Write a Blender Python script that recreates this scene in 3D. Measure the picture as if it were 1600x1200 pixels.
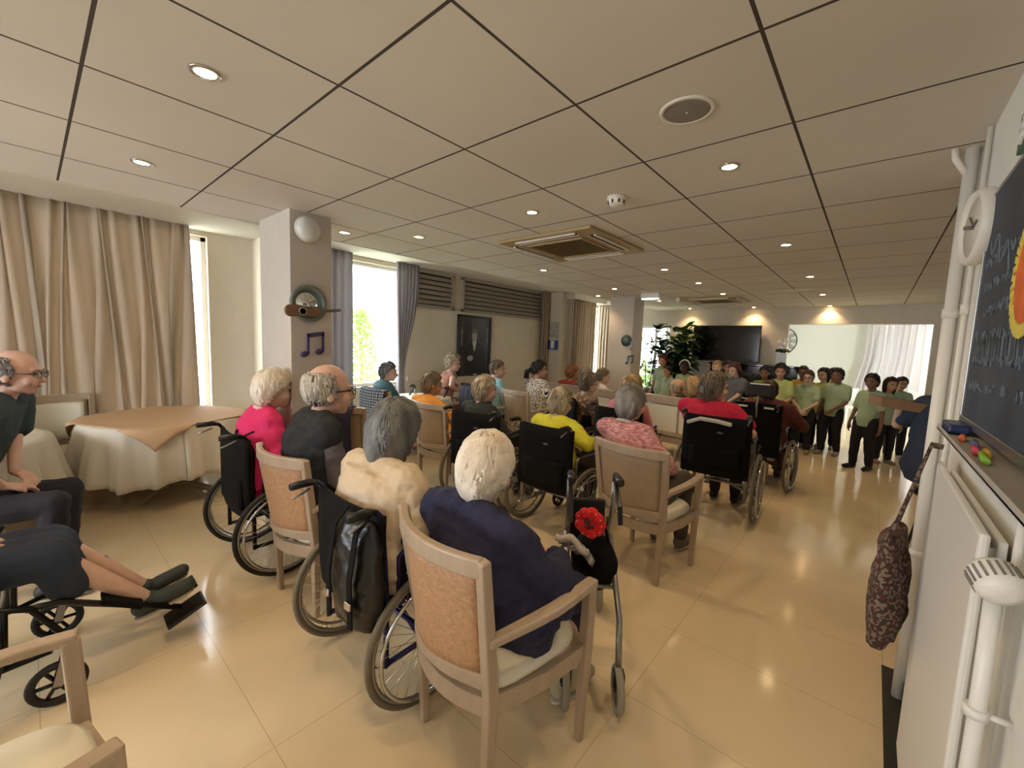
import bpy, bmesh, math, random
from math import sin, cos, pi, radians, sqrt, atan2
from mathutils import Vector, Matrix, Euler, noise
V = Vector
scene = bpy.context.scene
for o in list(bpy.data.objects):
    bpy.data.objects.remove(o)
COL = scene.collection
R = random.Random(7)

# ------------------------------------------------------------------ camera
cam_data = bpy.data.cameras.new('camera')
cam = bpy.data.objects.new('camera', cam_data)
COL.objects.link(cam)
FPX, YAW, PIT, ROL = 652.1, -0.7116, -0.0976, 0.0386
cam_data.sensor_width = 36.0
cam_data.lens = FPX / 1600 * 36.0
cam_data.clip_start = 0.02
cam_data.clip_end = 200
fwd = V((sin(YAW) * cos(PIT), cos(YAW) * cos(PIT), sin(PIT)))
rt = V((cos(YAW), -sin(YAW), 0))
up = rt.cross(fwd)
r2 = cos(ROL) * rt + sin(ROL) * up
u2 = -sin(ROL) * rt + cos(ROL) * up
mw = Matrix((r2, u2, -fwd)).transposed().to_4x4()
mw.translation = V((0, 0, 1.6))
cam.matrix_world = mw
scene.camera = cam

# ------------------------------------------------------------------ view and sky
scene.view_settings.view_transform = 'Standard'
scene.view_settings.look = 'None'
scene.view_settings.gamma = 1
scene.view_settings.use_curve_mapping = False
scene.view_settings.exposure = 0.4

world = bpy.data.worlds.new('sky')
scene.world = world
world.use_nodes = True
bg = world.node_tree.nodes['Background']
bg.inputs['Color'].default_value = (0.88, 0.94, 1.0, 1)
bg.inputs['Strength'].default_value = 12.0

def daylight_portal(loc, rot, sx, sy):
    l = bpy.data.lights.new('window_portal', 'AREA')
    l.shape = 'RECTANGLE'; l.size = sx; l.size_y = sy
    l.cycles.is_portal = True
    o = bpy.data.objects.new('window_portal', l)
    o.location = loc; o.rotation_euler = rot
    COL.objects.link(o)

# ------------------------------------------------------------------ colours and materials
def lin(c):
    c = c / 255.0
    return c / 12.92 if c <= 0.04045 else ((c + 0.055) / 1.055) ** 2.4
def rgb(r, g, b):
    return (lin(r), lin(g), lin(b), 1)
def M(name, col, rough=0.6, metal=0.0, var=0.0, vs=8.0, bump=0.0, bs=60.0, sheen=0.0, transl=0.0, stretch=None, spec=None, coat=0.0):
    m = bpy.data.materials.new(name)
    m.use_nodes = True
    nt = m.node_tree; N = nt.nodes; L = nt.links
    b = N['Principled BSDF']
    c = rgb(*col)
    b.inputs['Base Color'].default_value = c
    b.inputs['Roughness'].default_value = rough
    b.inputs['Metallic'].default_value = metal
    if spec is not None: b.inputs['Specular IOR Level'].default_value = spec
    if sheen: b.inputs['Sheen Weight'].default_value = sheen
    if coat: b.inputs['Coat Weight'].default_value = coat
    tc = None
    if var or bump:
        tc = N.new('ShaderNodeTexCoord')
        mp = N.new('ShaderNodeMapping')
        L.new(tc.outputs['Object'], mp.inputs['Vector'])
        if stretch: mp.inputs['Scale'].default_value = stretch
    if var:
        n = N.new('ShaderNodeTexNoise'); n.inputs['Scale'].default_value = vs; n.inputs['Detail'].default_value = 5
        L.new(mp.outputs['Vector'], n.inputs['Vector'])
        r = N.new('ShaderNodeValToRGB')
        r.color_ramp.elements[0].position = 0.3; r.color_ramp.elements[1].position = 0.7
        r.color_ramp.elements[0].color = tuple(max(0, x * (1 - var)) for x in c[:3]) + (1,)
        r.color_ramp.elements[1].color = tuple(min(1, x * (1 + var)) for x in c[:3]) + (1,)
        L.new(n.outputs['Fac'], r.inputs['Fac']); L.new(r.outputs['Color'], b.inputs['Base Color'])
    if bump:
        n2 = N.new('ShaderNodeTexNoise'); n2.inputs['Scale'].default_value = bs; n2.inputs['Detail'].default_value = 4
        L.new(mp.outputs['Vector'], n2.inputs['Vector'])
        bp = N.new('ShaderNodeBump'); bp.inputs['Strength'].default_value = bump; bp.inputs['Distance'].default_value = 0.01
        L.new(n2.outputs['Fac'], bp.inputs['Height']); L.new(bp.outputs['Normal'], b.inputs['Normal'])
    if transl:
        t = N.new('ShaderNodeBsdfTranslucent'); t.inputs['Color'].default_value = c
        mx = N.new('ShaderNodeMixShader'); mx.inputs['Fac'].default_value = transl
        L.new(b.outputs['BSDF'], mx.inputs[1]); L.new(t.outputs['BSDF'], mx.inputs[2])
        L.new(mx.outputs['Shader'], N['Material Output'].inputs['Surface'])
    return m
def emis(name, col, s):
    m = bpy.data.materials.new(name); m.use_nodes = True
    b = m.node_tree.nodes['Principled BSDF']
    b.inputs['Base Color'].default_value = rgb(*col)
    b.inputs['Emission Color'].default_value = rgb(*col)
    b.inputs['Emission Strength'].default_value = s
    return m
def pattern(name, kind, c1, c2, scale=20.0, rough=0.8, c3=None):
    """two colour cloth: spots, stripes, plaid, marl, floral"""
    m = bpy.data.materials.new(name); m.use_nodes = True
    nt = m.node_tree; N = nt.nodes; L = nt.links; b = N['Principled BSDF']
    b.inputs['Roughness'].default_value = rough
    tc = N.new('ShaderNodeTexCoord')
    mx = N.new('ShaderNodeMixRGB')
    mx.inputs[1].default_value = rgb(*c1); mx.inputs[2].default_value = rgb(*c2)
    if kind in ('spots', 'floral'):
        v = N.new('ShaderNodeTexVoronoi'); v.inputs['Scale'].default_value = scale
        L.new(tc.outputs['Object'], v.inputs['Vector'])
        r = N.new('ShaderNodeMath'); r.operation = 'GREATER_THAN'; r.inputs[1].default_value = 0.42
        L.new(v.outputs['Distance'], r.inputs[0]); L.new(r.outputs[0], mx.inputs[0])
        if c3:
            mx2 = N.new('ShaderNodeMixRGB'); mx2.inputs[2].default_value = rgb(*c3)
            n = N.new('ShaderNodeTexNoise'); n.inputs['Scale'].default_value = scale * 0.8; n.inputs['Detail'].default_value = 2
            L.new(tc.outputs['Object'], n.inputs['Vector'])
            g = N.new('ShaderNodeMath'); g.operation = 'GREATER_THAN'; g.inputs[1].default_value = 0.53
            L.new(n.outputs['Fac'], g.inputs[0]); L.new(g.outputs[0], mx2.inputs[0])
            L.new(mx.outputs[0], mx2.inputs[1]); mx = mx2
    elif kind == 'stripes' or kind == 'hstripes':
        w = N.new('ShaderNodeTexWave'); w.inputs['Scale'].default_value = scale; w.inputs['Distortion'].default_value = 1.0
        w.bands_direction = 'Z' if kind == 'hstripes' else 'X'
        L.new(tc.outputs['Object'], w.inputs['Vector']); L.new(w.outputs['Fac'], mx.inputs[0])
    elif kind == 'plaid':
        f = []
        for d in ('X', 'Z'):
            w = N.new('ShaderNodeTexWave'); w.inputs['Scale'].default_value = scale; w.bands_direction = d
            L.new(tc.outputs['Object'], w.inputs['Vector'])
            g = N.new('ShaderNodeMath'); g.operation = 'GREATER_THAN'; g.inputs[1].default_value = 0.85
            L.new(w.outputs['Fac'], g.inputs[0]); f.append(g)
        a = N.new('ShaderNodeMath'); a.operation = 'ADD'; a.use_clamp = True
        L.new(f[0].outputs[0], a.inputs[0]); L.new(f[1].outputs[0], a.inputs[1]); L.new(a.outputs[0], mx.inputs[0])
    elif kind == 'marl':
        mp = N.new('ShaderNodeMapping'); mp.inputs['Scale'].default_value = (1, 1, 6)
        L.new(tc.outputs['Object'], mp.inputs['Vector'])
        n = N.new('ShaderNodeTexNoise'); n.inputs['Scale'].default_value = scale; n.inputs['Detail'].default_value = 3
        L.new(mp.outputs['Vector'], n.inputs['Vector'])
        r = N.new('ShaderNodeValToRGB'); r.color_ramp.elements[0].position = 0.42; r.color_ramp.elements[1].position = 0.58
        L.new(n.outputs['Fac'], r.inputs['Fac']); L.new(r.outputs['Color'], mx.inputs[0])
    L.new(mx.outputs[0], b.inputs['Base Color'])
    return m

def grid_material(name, col, line, size, ox, oy, width, rough, var, bump_lines=True, spec=0.5, sizex=None):
    """square tile field with thin joints along x and y (object space metres)"""
    m = bpy.data.materials.new(name); m.use_nodes = True
    nt = m.node_tree; N = nt.nodes; L = nt.links; b = N['Principled BSDF']
    b.inputs['Roughness'].default_value = rough
    b.inputs['Specular IOR Level'].default_value = spec
    tc = N.new('ShaderNodeTexCoord'); sx = N.new('ShaderNodeSeparateXYZ')
    L.new(tc.outputs['Object'], sx.inputs[0])
    res = []
    for ax, off in (('X', ox), ('Y', oy)):
        size_ = size
        if ax == 'X' and sizex: size = sizex
        a = N.new('ShaderNodeMath'); a.operation = 'SUBTRACT'; a.inputs[1].default_value = off - 60 * size
        L.new(sx.outputs[ax], a.inputs[0])
        d = N.new('ShaderNodeMath'); d.operation = 'MODULO'; d.inputs[1].default_value = size
        L.new(a.outputs[0], d.inputs[0])
        s = N.new('ShaderNodeMath'); s.operation = 'SUBTRACT'; s.inputs[1].default_value = size / 2
        L.new(d.outputs[0], s.inputs[0])
        ab = N.new('ShaderNodeMath'); ab.operation = 'ABSOLUTE'; L.new(s.outputs[0], ab.inputs[0])
        g = N.new('ShaderNodeMath'); g.operation = 'GREATER_THAN'; g.inputs[1].default_value = size / 2 - width / 2
        L.new(ab.outputs[0], g.inputs[0]); res.append(g)
        size = size_
    mxx = N.new('ShaderNodeMath'); mxx.operation = 'MAXIMUM'
    L.new(res[0].outputs[0], mxx.inputs[0]); L.new(res[1].outputs[0], mxx.inputs[1])
    n = N.new('ShaderNodeTexNoise'); n.inputs['Scale'].default_value = 1.3; n.inputs['Detail'].default_value = 7
    L.new(tc.outputs['Object'], n.inputs['Vector'])
    r = N.new('ShaderNodeValToRGB'); c = rgb(*col)
    r.color_ramp.elements[0].position = 0.3; r.color_ramp.elements[1].position = 0.7
    r.color_ramp.elements[0].color = tuple(x * (1 - var) for x in c[:3]) + (1,)
    r.color_ramp.elements[1].color = tuple(min(1, x * (1 + var)) for x in c[:3]) + (1,)
    L.new(n.outputs['Fac'], r.inputs['Fac'])
    mx = N.new('ShaderNodeMixRGB'); L.new(mxx.outputs[0], mx.inputs[0]); L.new(r.outputs['Color'], mx.inputs[1])
    mx.inputs[2].default_value = rgb(*line)
    L.new(mx.outputs[0], b.inputs['Base Color'])
    if bump_lines:
        iv = N.new('ShaderNodeMath'); iv.operation = 'SUBTRACT'; iv.inputs[0].default_value = 1.0
        L.new(mxx.outputs[0], iv.inputs[1])
        bp = N.new('ShaderNodeBump'); bp.inputs['Strength'].default_value = 0.3; bp.inputs['Distance'].default_value = 0.004
        L.new(iv.outputs[0], bp.inputs['Height']); L.new(bp.outputs['Normal'], b.inputs['Normal'])
    return m

# ------------------------------------------------------------------ mesh builder
class MB:
    def __init__(s):
        s.v = []; s.f = []; s.sm = []; s.mi = []
        s.cur = 0
    def add(s, vs, fs, smooth=False, T=None):
        o = len(s.v)
        for p in vs:
            p = V(p)
            s.v.append(T @ p if T else p)
        for f in fs:
            s.f.append([i + o for i in f]); s.sm.append(smooth); s.mi.append(s.cur)
        return s
    def box(s, c, d, T=None, rot=None):
        x, y, z = d[0] / 2, d[1] / 2, d[2] / 2
        vs = [V((a, b, e)) for a in (-x, x) for b in (-y, y) for e in (-z, z)]
        if rot: 
            E_ = Euler(rot).to_matrix(); vs = [E_ @ p for p in vs]
        vs = [p + V(c) for p in vs]
        return s.add(vs, [(0, 1, 3, 2), (4, 6, 7, 5), (0, 4, 5, 1), (2, 3, 7, 6), (0, 2, 6, 4), (1, 5, 7, 3)], False, T)
    def span(s, a, b, T=None):
        a = V(a); b = V(b)
        return s.box((a + b) / 2, [abs(b[i] - a[i]) for i in range(3)], T)
    def tube(s, pts, r, seg=8, T=None, closed=False):
        pts = [V(p) for p in pts]; n = len(pts)
        rr = r if isinstance(r, (list, tuple)) else [r] * n
        vs = []; prev = None
        for i, p in enumerate(pts):
            if closed: t = pts[(i + 1) % n] - pts[i - 1]
            else: t = pts[min(i + 1, n - 1)] - pts[max(i - 1, 0)]
            t.normalize()
            if prev is None:
                a = V((0, 0, 1)) if abs(t.z) < 0.9 else V((1, 0, 0))
                u = t.cross(a).normalized()
            else:
                u = (prev - t * prev.dot(t))
                u = u.normalized() if u.length > 1e-6 else t.orthogonal().normalized()
            prev = u; w = t.cross(u)
            for k in range(seg):
                an = 2 * pi * k / seg
                vs.append(p + (u * cos(an) + w * sin(an)) * rr[i])
        fs = []
        m = n if closed else n - 1
        for i in range(m):
            j = (i + 1) % n
            for k in range(seg):
                l = (k + 1) % seg
                fs.append((i * seg + k, i * seg + l, j * seg + l, j * seg + k))
        s.add(vs, fs, True, T)
        if not closed:
            o = len(s.v) - len(vs)
            s.f.append([o + k for k in range(seg)][::-1]); s.sm.append(False); s.mi.append(s.cur)
            s.f.append([o + (n - 1) * seg + k for k in range(seg)]); s.sm.append(False); s.mi.append(s.cur)
        return s
    def lathe(s, prof, seg=24, T=None, caps=True):
        """prof: list of (radius, z)"""
        vs = []; n = len(prof)
        for r, z in prof:
            for k in range(seg):
                a = 2 * pi * k / seg; vs.append(V((r * cos(a), r * sin(a), z)))
        fs = [(i * seg + k, i * seg + (k + 1) % seg, (i + 1) * seg + (k + 1) % seg, (i + 1) * seg + k) for i in range(n - 1) for k in range(seg)]
        s.add(vs, fs, True, T)
        if caps:
            o = len(s.v) - len(vs)
            for e, rev in ((0, True), (n - 1, False)):
                f = [o + e * seg + k for k in range(seg)]
                s.f.append(f[::-1] if rev else f); s.sm.append(False); s.mi.append(s.cur)
        return s
    def ell(s, c, r, seg=14, rings=9, T=None, rot=None):
        if not isinstance(r, (list, tuple)): r = (r, r, r)
        vs = [V((0, 0, r[2]))]
        for i in range(1, rings):
            a = pi * i / rings
            for k in range(seg):
                b = 2 * pi * k / seg
                vs.append(V((r[0] * sin(a) * cos(b), r[1] * sin(a) * sin(b), r[2] * cos(a))))
        vs.append(V((0, 0, -r[2])))
        if rot is not None:
            vs = [rot @ p for p in vs]
        vs = [p + V(c) for p in vs]
        fs = [(0, 1 + k, 1 + (k + 1) % seg) for k in range(seg)]
        for i in range(rings - 2):
            for k in range(seg):
                a = 1 + i * seg; l = (k + 1) % seg
                fs.append((a + k, a + seg + k, a + seg + l, a + l))
        e = len(vs) - 1; a = 1 + (rings - 2) * seg
        fs += [(e, a + (k + 1) % seg, a + k) for k in range(seg)]
        return s.add(vs, fs, True, T)
    def limb(s, pts, radii, seg=12):
        """chain of round cones"""
        for i in range(len(pts)):
            s.ell(pts[i], radii[i], seg, 8)
            if i:
                a, b = V(pts[i - 1]), V(pts[i])
                if (b - a).length > 1e-4:
                    s.tube([a, b], [radii[i - 1], radii[i]], seg)
        return s
    def secs(s, S, seg=18):
        """closed loft through elliptical sections (centre, rx, ry, tilt about x)"""
        vs = []
        for c, rx, ry, t in S:
            for k in range(seg):
                a = 2 * pi * k / seg
                p = V((rx * cos(a), ry * sin(a), 0)); p.rotate(Euler((t, 0, 0)))
                vs.append(V(c) + p)
        n = len(S)
        fs = [(i * seg + k, i * seg + (k + 1) % seg, (i + 1) * seg + (k + 1) % seg, (i + 1) * seg + k) for i in range(n - 1) for k in range(seg)]
        fs.append([k for k in range(seg)][::-1]); fs.append([(n - 1) * seg + k for k in range(seg)])
        return s.add(vs, fs, True)
    def rib(s, pts, w, h, T=None, side=None):
        """rectangular bar swept along a path; w sideways, h along the local up"""
        pts = [V(p) for p in pts]; n = len(pts); vs = []
        ww = w if isinstance(w, (list, tuple)) else [w] * n
        hh = h if isinstance(h, (list, tuple)) else [h] * n
        for i, p in enumerate(pts):
            t = (pts[min(i + 1, n - 1)] - pts[max(i - 1, 0)]).normalized()
            if side is not None: sd = V(side)
            else:
                sd = t.cross(V((0, 0, 1)))
                sd = sd.normalized() if sd.length > 0.05 else V((1, 0, 0))
            upv = sd.cross(t).normalized()
            for a, b in ((-1, -1), (1, -1), (1, 1), (-1, 1)):
                vs.append(p + sd * a * ww[i] / 2 + upv * b * hh[i] / 2)
        fs = [(i * 4 + k, i * 4 + (k + 1) % 4, i * 4 + 4 + (k + 1) % 4, i * 4 + 4 + k) for i in range(n - 1) for k in range(4)]
        fs += [(3, 2, 1, 0), tuple((n - 1) * 4 + k for k in range(4))]
        return s.add(vs, fs, False, T)
    def sheet(s, P, th, smooth=True, T=None):
        """P: grid (rows of points) given a thickness along its normals"""
        nr, nc = len(P), len(P[0])
        P = [[V(q) for q in row] for row in P]
        A = []; B = []
        for i in range(nr):
            for j in range(nc):
                du = P[i][min(j + 1, nc - 1)] - P[i][max(j - 1, 0)]
                dv = P[min(i + 1, nr - 1)][j] - P[max(i - 1, 0)][j]
                n = du.cross(dv); n = n.normalized() if n.length > 1e-9 else V((0, 0, 1))
                A.append(P[i][j] + n * th / 2); B.append(P[i][j] - n * th / 2)
        o = nr * nc; fs = []
        for i in range(nr - 1):
            for j in range(nc - 1):
                a = i * nc + j
                fs.append((a, a + 1, a + nc + 1, a + nc)); fs.append((o + a, o + a + nc, o + a + nc + 1, o + a + 1))
        for j in range(nc - 1):
            fs.append((j, o + j, o + j + 1, j + 1)); a = (nr - 1) * nc + j
            fs.append((a, a + 1, o + a + 1, o + a))
        for i in range(nr - 1):
            a = i * nc; fs.append((a, a + nc, o + a + nc, o + a)); a = i * nc + nc - 1
            fs.append((a, o + a, o + a + nc, a + nc))
        return s.add(A + B, fs, smooth, T)
    def build(s, name, mat, parent=None, bevel=0.0, loc=None):
        me = bpy.data.meshes.new(name)
        me.from_pydata([tuple(p) for p in s.v], [], s.f)
        me.polygons.foreach_set('use_smooth', s.sm)
        me.polygons.foreach_set('material_index', s.mi)
        for m in (mat if isinstance(mat, (list, tuple)) else [mat]): me.materials.append(m)
        me.update()
        o = bpy.data.objects.new(name, me); COL.objects.link(o)
        if parent: o.parent = parent
        if loc: o.location = loc
        if bevel:
            b = o.modifiers.new('bevel', 'BEVEL'); b.width = bevel; b.segments = 2
            b.limit_method = 'ANGLE'; b.angle_limit = radians(50)
        return o

def tag(o, label, cat, group=None):
    o['label'] = label; o['category'] = cat
    if group: o['group'] = group
    return o
def thing(name, label, cat, loc=(0, 0, 0), rz=0.0, group=None):
    o = bpy.data.objects.new(name, None); COL.objects.link(o)
    o.location = loc; o.rotation_euler = (0, 0, radians(rz)); o.empty_display_size = 0.1
    return tag(o, label, cat, group)
def struct(o):
    o['kind'] = 'structure'; return o
def dup(o, parent=None):
    c = o.copy(); COL.objects.link(c)
    if parent: c.parent = parent
    for ch in KIDS(o): dup(ch, c)
    return c
def KIDS(o): return [c for c in bpy.data.objects if c.parent == o]
def dup_thing(root, label, loc, rz=0.0, group=None, scale=None):
    c = dup(root); c.location = loc; c.rotation_euler = (0, 0, radians(rz)); c['label'] = label
    if group: c['group'] = group
    if scale: c.scale = (scale,) * 3
    return c
BAKE = []
def organic(mb, name, mat, parent, voxel, it=4, disp=0.0, dsize=0.12, seed=0):
    o = mb.build(name, mat, parent)
    m = o.modifiers.new('remesh', 'REMESH'); m.mode = 'VOXEL'; m.voxel_size = voxel; m.use_smooth_shade = True
    if it:
        k = o.modifiers.new('smooth', 'SMOOTH'); k.factor = 0.5; k.iterations = it
    if disp:
        t = bpy.data.textures.get('folds%d' % int(dsize * 1000)) or bpy.data.textures.new('folds%d' % int(dsize * 1000), 'CLOUDS')
        t.noise_scale = dsize; t.noise_depth = 2
        d = o.modifiers.new('folds', 'DISPLACE'); d.texture = t; d.strength = disp; d.mid_level = 0.5; d.texture_coords = 'LOCAL'
    BAKE.append(o)
    return o

# ------------------------------------------------------------------ materials
CEIL = 2.482; SOF = 2.76
m_wall = M('cream_wall', (214, 204, 186), 0.85, var=0.03, bump=0.05, bs=40)
m_wallw = M('white_wall', (222, 220, 212), 0.8, bump=0.04, bs=50)
m_taupe = M('taupe_column', (196, 188, 178), 0.8, var=0.03)
m_plaster = M('soffit_plaster', (215, 208, 195), 0.9)
m_ceil = grid_material('ceiling_tiles', (216, 210, 200), (70, 62, 54), 0.6, -0.918 + 0.0, 0.162, 0.011, 0.85, 0.04)
m_floor = grid_material('polished_cream_tile', (222, 202, 166), (186, 162, 124), 0.595, 0.18, 2.335, 0.003, 0.12, 0.07, False, 0.5, 0.9)
m_black = M('black_nylon', (9, 9, 10), 0.8, spec=.2)
m_blackp = M('black_plastic', (14, 14, 15), 0.35)
m_rubber = M('black_rubber', (22, 22, 22), 0.6)
m_tyre = M('grey_beige_tyre', (108, 100, 82), 0.7)
m_chrome = M('polished_steel', (200, 200, 200), 0.18, 1.0)
m_alu = M('grey_tube', (150, 148, 145), 0.3, 0.8)
m_bluef = M('dark_blue_frame', (36, 30, 84), 0.35, 0.4)
m_white = M('white_paint', (228, 226, 220), 0.35)
m_offw = M('offwhite_plastic', (226, 220, 208), 0.4)
m_wood = M('limed_wood', (172, 153, 132), 0.42, var=0.06, vs=30, stretch=(1, 1, 0.15))
m_uph = M('tan_vinyl', (190, 148, 112), 0.42, var=0.16, vs=60, bump=0.6, bs=160)
m_uph2 = M('smooth_taupe_vinyl', (168, 146, 118), 0.5, var=0.05, vs=20)
m_cream = M('cream_leatherette', (226, 220, 200), 0.4)
m_cloth = M('white_cotton_cloth', (232, 224, 208), 0.8, transl=0.1)
m_tan = M('tan_overlay_cloth', (214, 178, 138), 0.75)
m_curt = M('beige_velvet_curtain', (186, 170, 150), 0.85, var=0.12, vs=5, bump=0.15, bs=40, sheen=0.2, transl=0.25, stretch=(1, 1, 0.3))
m_curt2 = M('lilac_grey_curtain', (176, 170, 172), 0.85, transl=0.35)
m_curtw = M('white_net_curtain', (235, 232, 230), 0.8, transl=0.5)
m_louv = M('taupe_louvre', (158, 148, 132), 0.7)
m_dark = M('dark_skirting', (44, 42, 34), 0.6)
m_gold = M('champagne_grille', (176, 156, 118), 0.4, 0.3)
m_leaf = M('green_leaf', (60, 108, 46), 0.45, var=0.3, vs=4, transl=0.25)
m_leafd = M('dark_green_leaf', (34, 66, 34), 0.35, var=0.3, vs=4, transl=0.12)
m_lime = M('sun_tinted_leaf', (128, 160, 50), 0.5, var=0.3, vs=4, transl=0.4)  # lime tone puts sunlight into the colour of some fig leaves
m_screen = M('tv_screen', (6, 6, 8), 0.12)
m_steel = M('brushed_steel', (160, 160, 158), 0.3, 0.9)
m_brown = M('brown_wood', (120, 88, 64), 0.5, var=0.15, vs=12)
def glass():
    m = bpy.data.materials.new('window_glass'); m.use_nodes = True
    nt = m.node_tree; N = nt.nodes
    t = N.new('ShaderNodeBsdfTransparent'); g = N.new('ShaderNodeBsdfGlossy'); g.inputs['Roughness'].default_value = 0.02
    mx = N.new('ShaderNodeMixShader'); mx.inputs[0].default_value = 0.06
    nt.links.new(t.outputs[0], mx.inputs[1]); nt.links.new(g.outputs[0], mx.inputs[2])
    nt.links.new(mx.outputs[0], N['Material Output'].inputs['Surface'])
    return m
m_glass = glass()

# ------------------------------------------------------------------ room shell
XW = 0.262           # near right wall face
YB = -3.6            # back wall
def wall(name, boxes, mat, bevel=0):
    b = MB()
    for a, c in boxes: b.span(a, c)
    return struct(b.build(name, mat, bevel=bevel))
fl = MB().span((-6.4, YB - 0.2, -0.1), (3.6, 16.6, 0.0)).build('floor', m_floor); struct(fl)
ce = MB()
ce.span((-3.88, YB - 0.1, CEIL), (1.7, 9.6, CEIL + 0.06))
struct(ce.build('ceiling', m_ceil))
# step edge of the tiled ceiling and the plaster soffit along the windows
wall('trim_1', [((-3.90, YB, CEIL - 0.004), (-3.872, 9.5, SOF))], m_plaster)
wall('trim_2', [((-6.4, YB, SOF), (-3.88, 9.6, SOF + 0.06))], m_plaster)
XL1, XL2, XL3 = -6.05, -5.72, -5.3
# window wall bay 1 (x=-6.05, y -3.6..1.95), opening y -2.9..1.42
wall('wall_left', [
    ((XL1 - 0.2, 1.43, 0), (XL1, 2.0, SOF)), ((XL1 - 0.2, YB, 0), (XL1, -2.9, SOF)),
    ((XL1 - 0.2, -2.9, 0), (XL1, 1.43, 0.25)), ((XL1 - 0.2, -2.9, 2.7), (XL1, 1.43, SOF)),
    # bay 2: opening y 2.95..3.85 z .85..2.68
    ((XL1, 1.9, 0), (XL2, 2.0, SOF)),
    ((XL2 - 0.2, 2.0, 0), (XL2, 2.75, SOF)), ((XL2 - 0.2, 2.75, 0), (XL2, 3.95, 0.86)), ((XL2 - 0.2, 2.75, 2.69), (XL2, 3.95, SOF)),
    ((XL2 - 0.2, 3.95, 0), (XL2, 7.75, SOF)),
    # pier and bay 3: opening y 8.3..9.45
    ((XL2 - 0.2, 7.75, 0), (XL3, 8.1, SOF)),
    ((XL3 - 0.2, 8.1, 0), (XL3, 8.3, SOF)), ((XL3 - 0.2, 8.3, 2.62), (XL3, 9.45, SOF)), ((XL3 - 0.2, 8.3, 0), (XL3, 9.45, 0.5))], m_wall)
wall('wall_right', [((XW, YB, 0), (XW + 0.16, 3.0, CEIL + 0.05)), ((XW, 2.84, 0), (1.6, 3.0, CEIL + 0.05)), ((1.6, 2.84, 0), (1.76, 9.6, CEIL + 0.05))], m_wallw)
# back wall behind the camera; its window is added as a daylight source
wall('wall_back', [((-6.4, YB - 0.2, 0), (-4.6, YB, SOF)), ((-1.6, YB - 0.2, 0), (0.5, YB, SOF)),
                   ((-4.6, YB - 0.2, 0), (-1.6, YB, 0.9)), ((-4.6, YB - 0.2, 2.35), (-1.6, YB, SOF))], m_wall)
# far wall: window x -4.45..-3.5, opening x -1.29..0.68
YF = 9.5
wall('wall_far', [((-5.5, YF, 0), (-4.6, YF + 0.16, SOF)), ((-4.6, YF, 0), (-3.52, YF + 0.16, 0.62)), ((-4.6, YF, 2.13), (-3.52, YF + 0.16, SOF)),
                  ((-3.52, YF, 0), (-1.29, YF + 0.16, SOF)), ((-1.29, YF, 2.16), (0.67, YF + 0.16, SOF)),
                  ((0.67, YF, 0), (1.76, YF + 0.16, SOF))], m_wall)
# adjoining bright room seen through the opening
wall('wall_next_room', [((-3.6, 16.4, 0), (0.55, 16.6, 2.9)), ((2.9, 16.4, 0), (3.6, 16.6, 2.9)), ((0.55, 16.4, 2.6), (2.9, 16.6, 2.9)), ((0.55, 16.4, 0), (2.9, 16.6, 0.75)),
                        ((-3.7, 9.66, 0), (-3.6, 10.6, 2.9)), ((-3.7, 10.6, 0), (-3.6, 16.6, 0.9)), ((-3.7, 12.4, 0.9), (-3.6, 16.6, 2.9)), ((-3.7, 10.6, 2.3), (-3.6, 12.4, 2.9)),
                        ((3.5, 9.66, 0), (3.6, 13.0, 2.9)), ((3.5, 13.0, 0), (3.6, 16.6, 0.9)), ((3.5, 13.0, 2.3), (3.6, 16.6, 2.9)), ((3.5, 15.2, 0.9), (3.6, 16.6, 2.3))],
     M('white_textured_wall', (226, 228, 218), 0.85, bump=0.4, bs=30))
wall('ceiling_next_room', [((-3.7, 9.6, 2.9), (3.6, 16.6, 3.0)), ((-3.7, 9.62, SOF), (3.6, 9.7, 2.95))], m_wallw)
# columns
wall('column', [((-3.77, 1.24, 0), (-3.19, 1.54, SOF))], m_taupe, 0.004)
wall('column', [((-3.66, 6.85, 0), (-3.2, 7.25, SOF))], m_taupe, 0.004)
# skirtings
wall('baseboard_right', [((XW - 0.018, YB, 0), (XW, 2.84, 0.09))], m_dark)
wall('trim_3', [((0.175, YB, 0), (XW - 0.018, 2.84, 0.003))], m_dark)
wall('baseboard_left', [((XL1, YB, 0), (XL1 + 0.02, 1.9, 0.1)), ((XL2, 2.0, 0), (XL2 + 0.02, 7.75, 0.1))], m_dark)
wall('trim_4', [((XL2, 4.0, 0.92), (XL2 + 0.025, 7.7, 0.99))], m_wall, 0.004)

def window(name, axis, pos, a0, a1, z0, z1, cols, rows, fw=0.05):
    """frame with one glass pane; axis = the axis the wall's normal follows"""
    fr = MB()
    def bx(u0, u1, w0, w1, d=0.06):
        if axis == 'X': fr.span((pos - d, u0, w0), (pos, u1, w1))
        else: fr.span((u0, pos, w0), (u1, pos + d, w1))
    bx(a0, a0 + fw, z0, z1); bx(a1 - fw, a1, z0, z1); bx(a0, a1, z0, z0 + fw); bx(a0, a1, z1 - fw, z1)
    for i in range(1, cols):
        u = a0 + (a1 - a0) * i / cols; bx(u - fw * .45, u + fw * .45, z0, z1)
    for i in range(1, rows):
        u = z0 + (z1 - z0) * i / rows; bx(a0, a1, u - fw * .35, u + fw * .35, 0.04)
    o = struct(fr.build(name, m_white, bevel=0.003))
    g = MB()
    if axis == 'X': g.span((pos - 0.034, a0, z0), (pos - 0.028, a1, z1))
    else: g.span((a0, pos + 0.028, z0), (a1, pos + 0.034, z1))
    g.build('pane', m_glass, o)
    return o
window('window_1', 'X', XL1 - 0.08, -2.9, 1.43, 0.25, 2.7, 4, 1)
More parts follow.
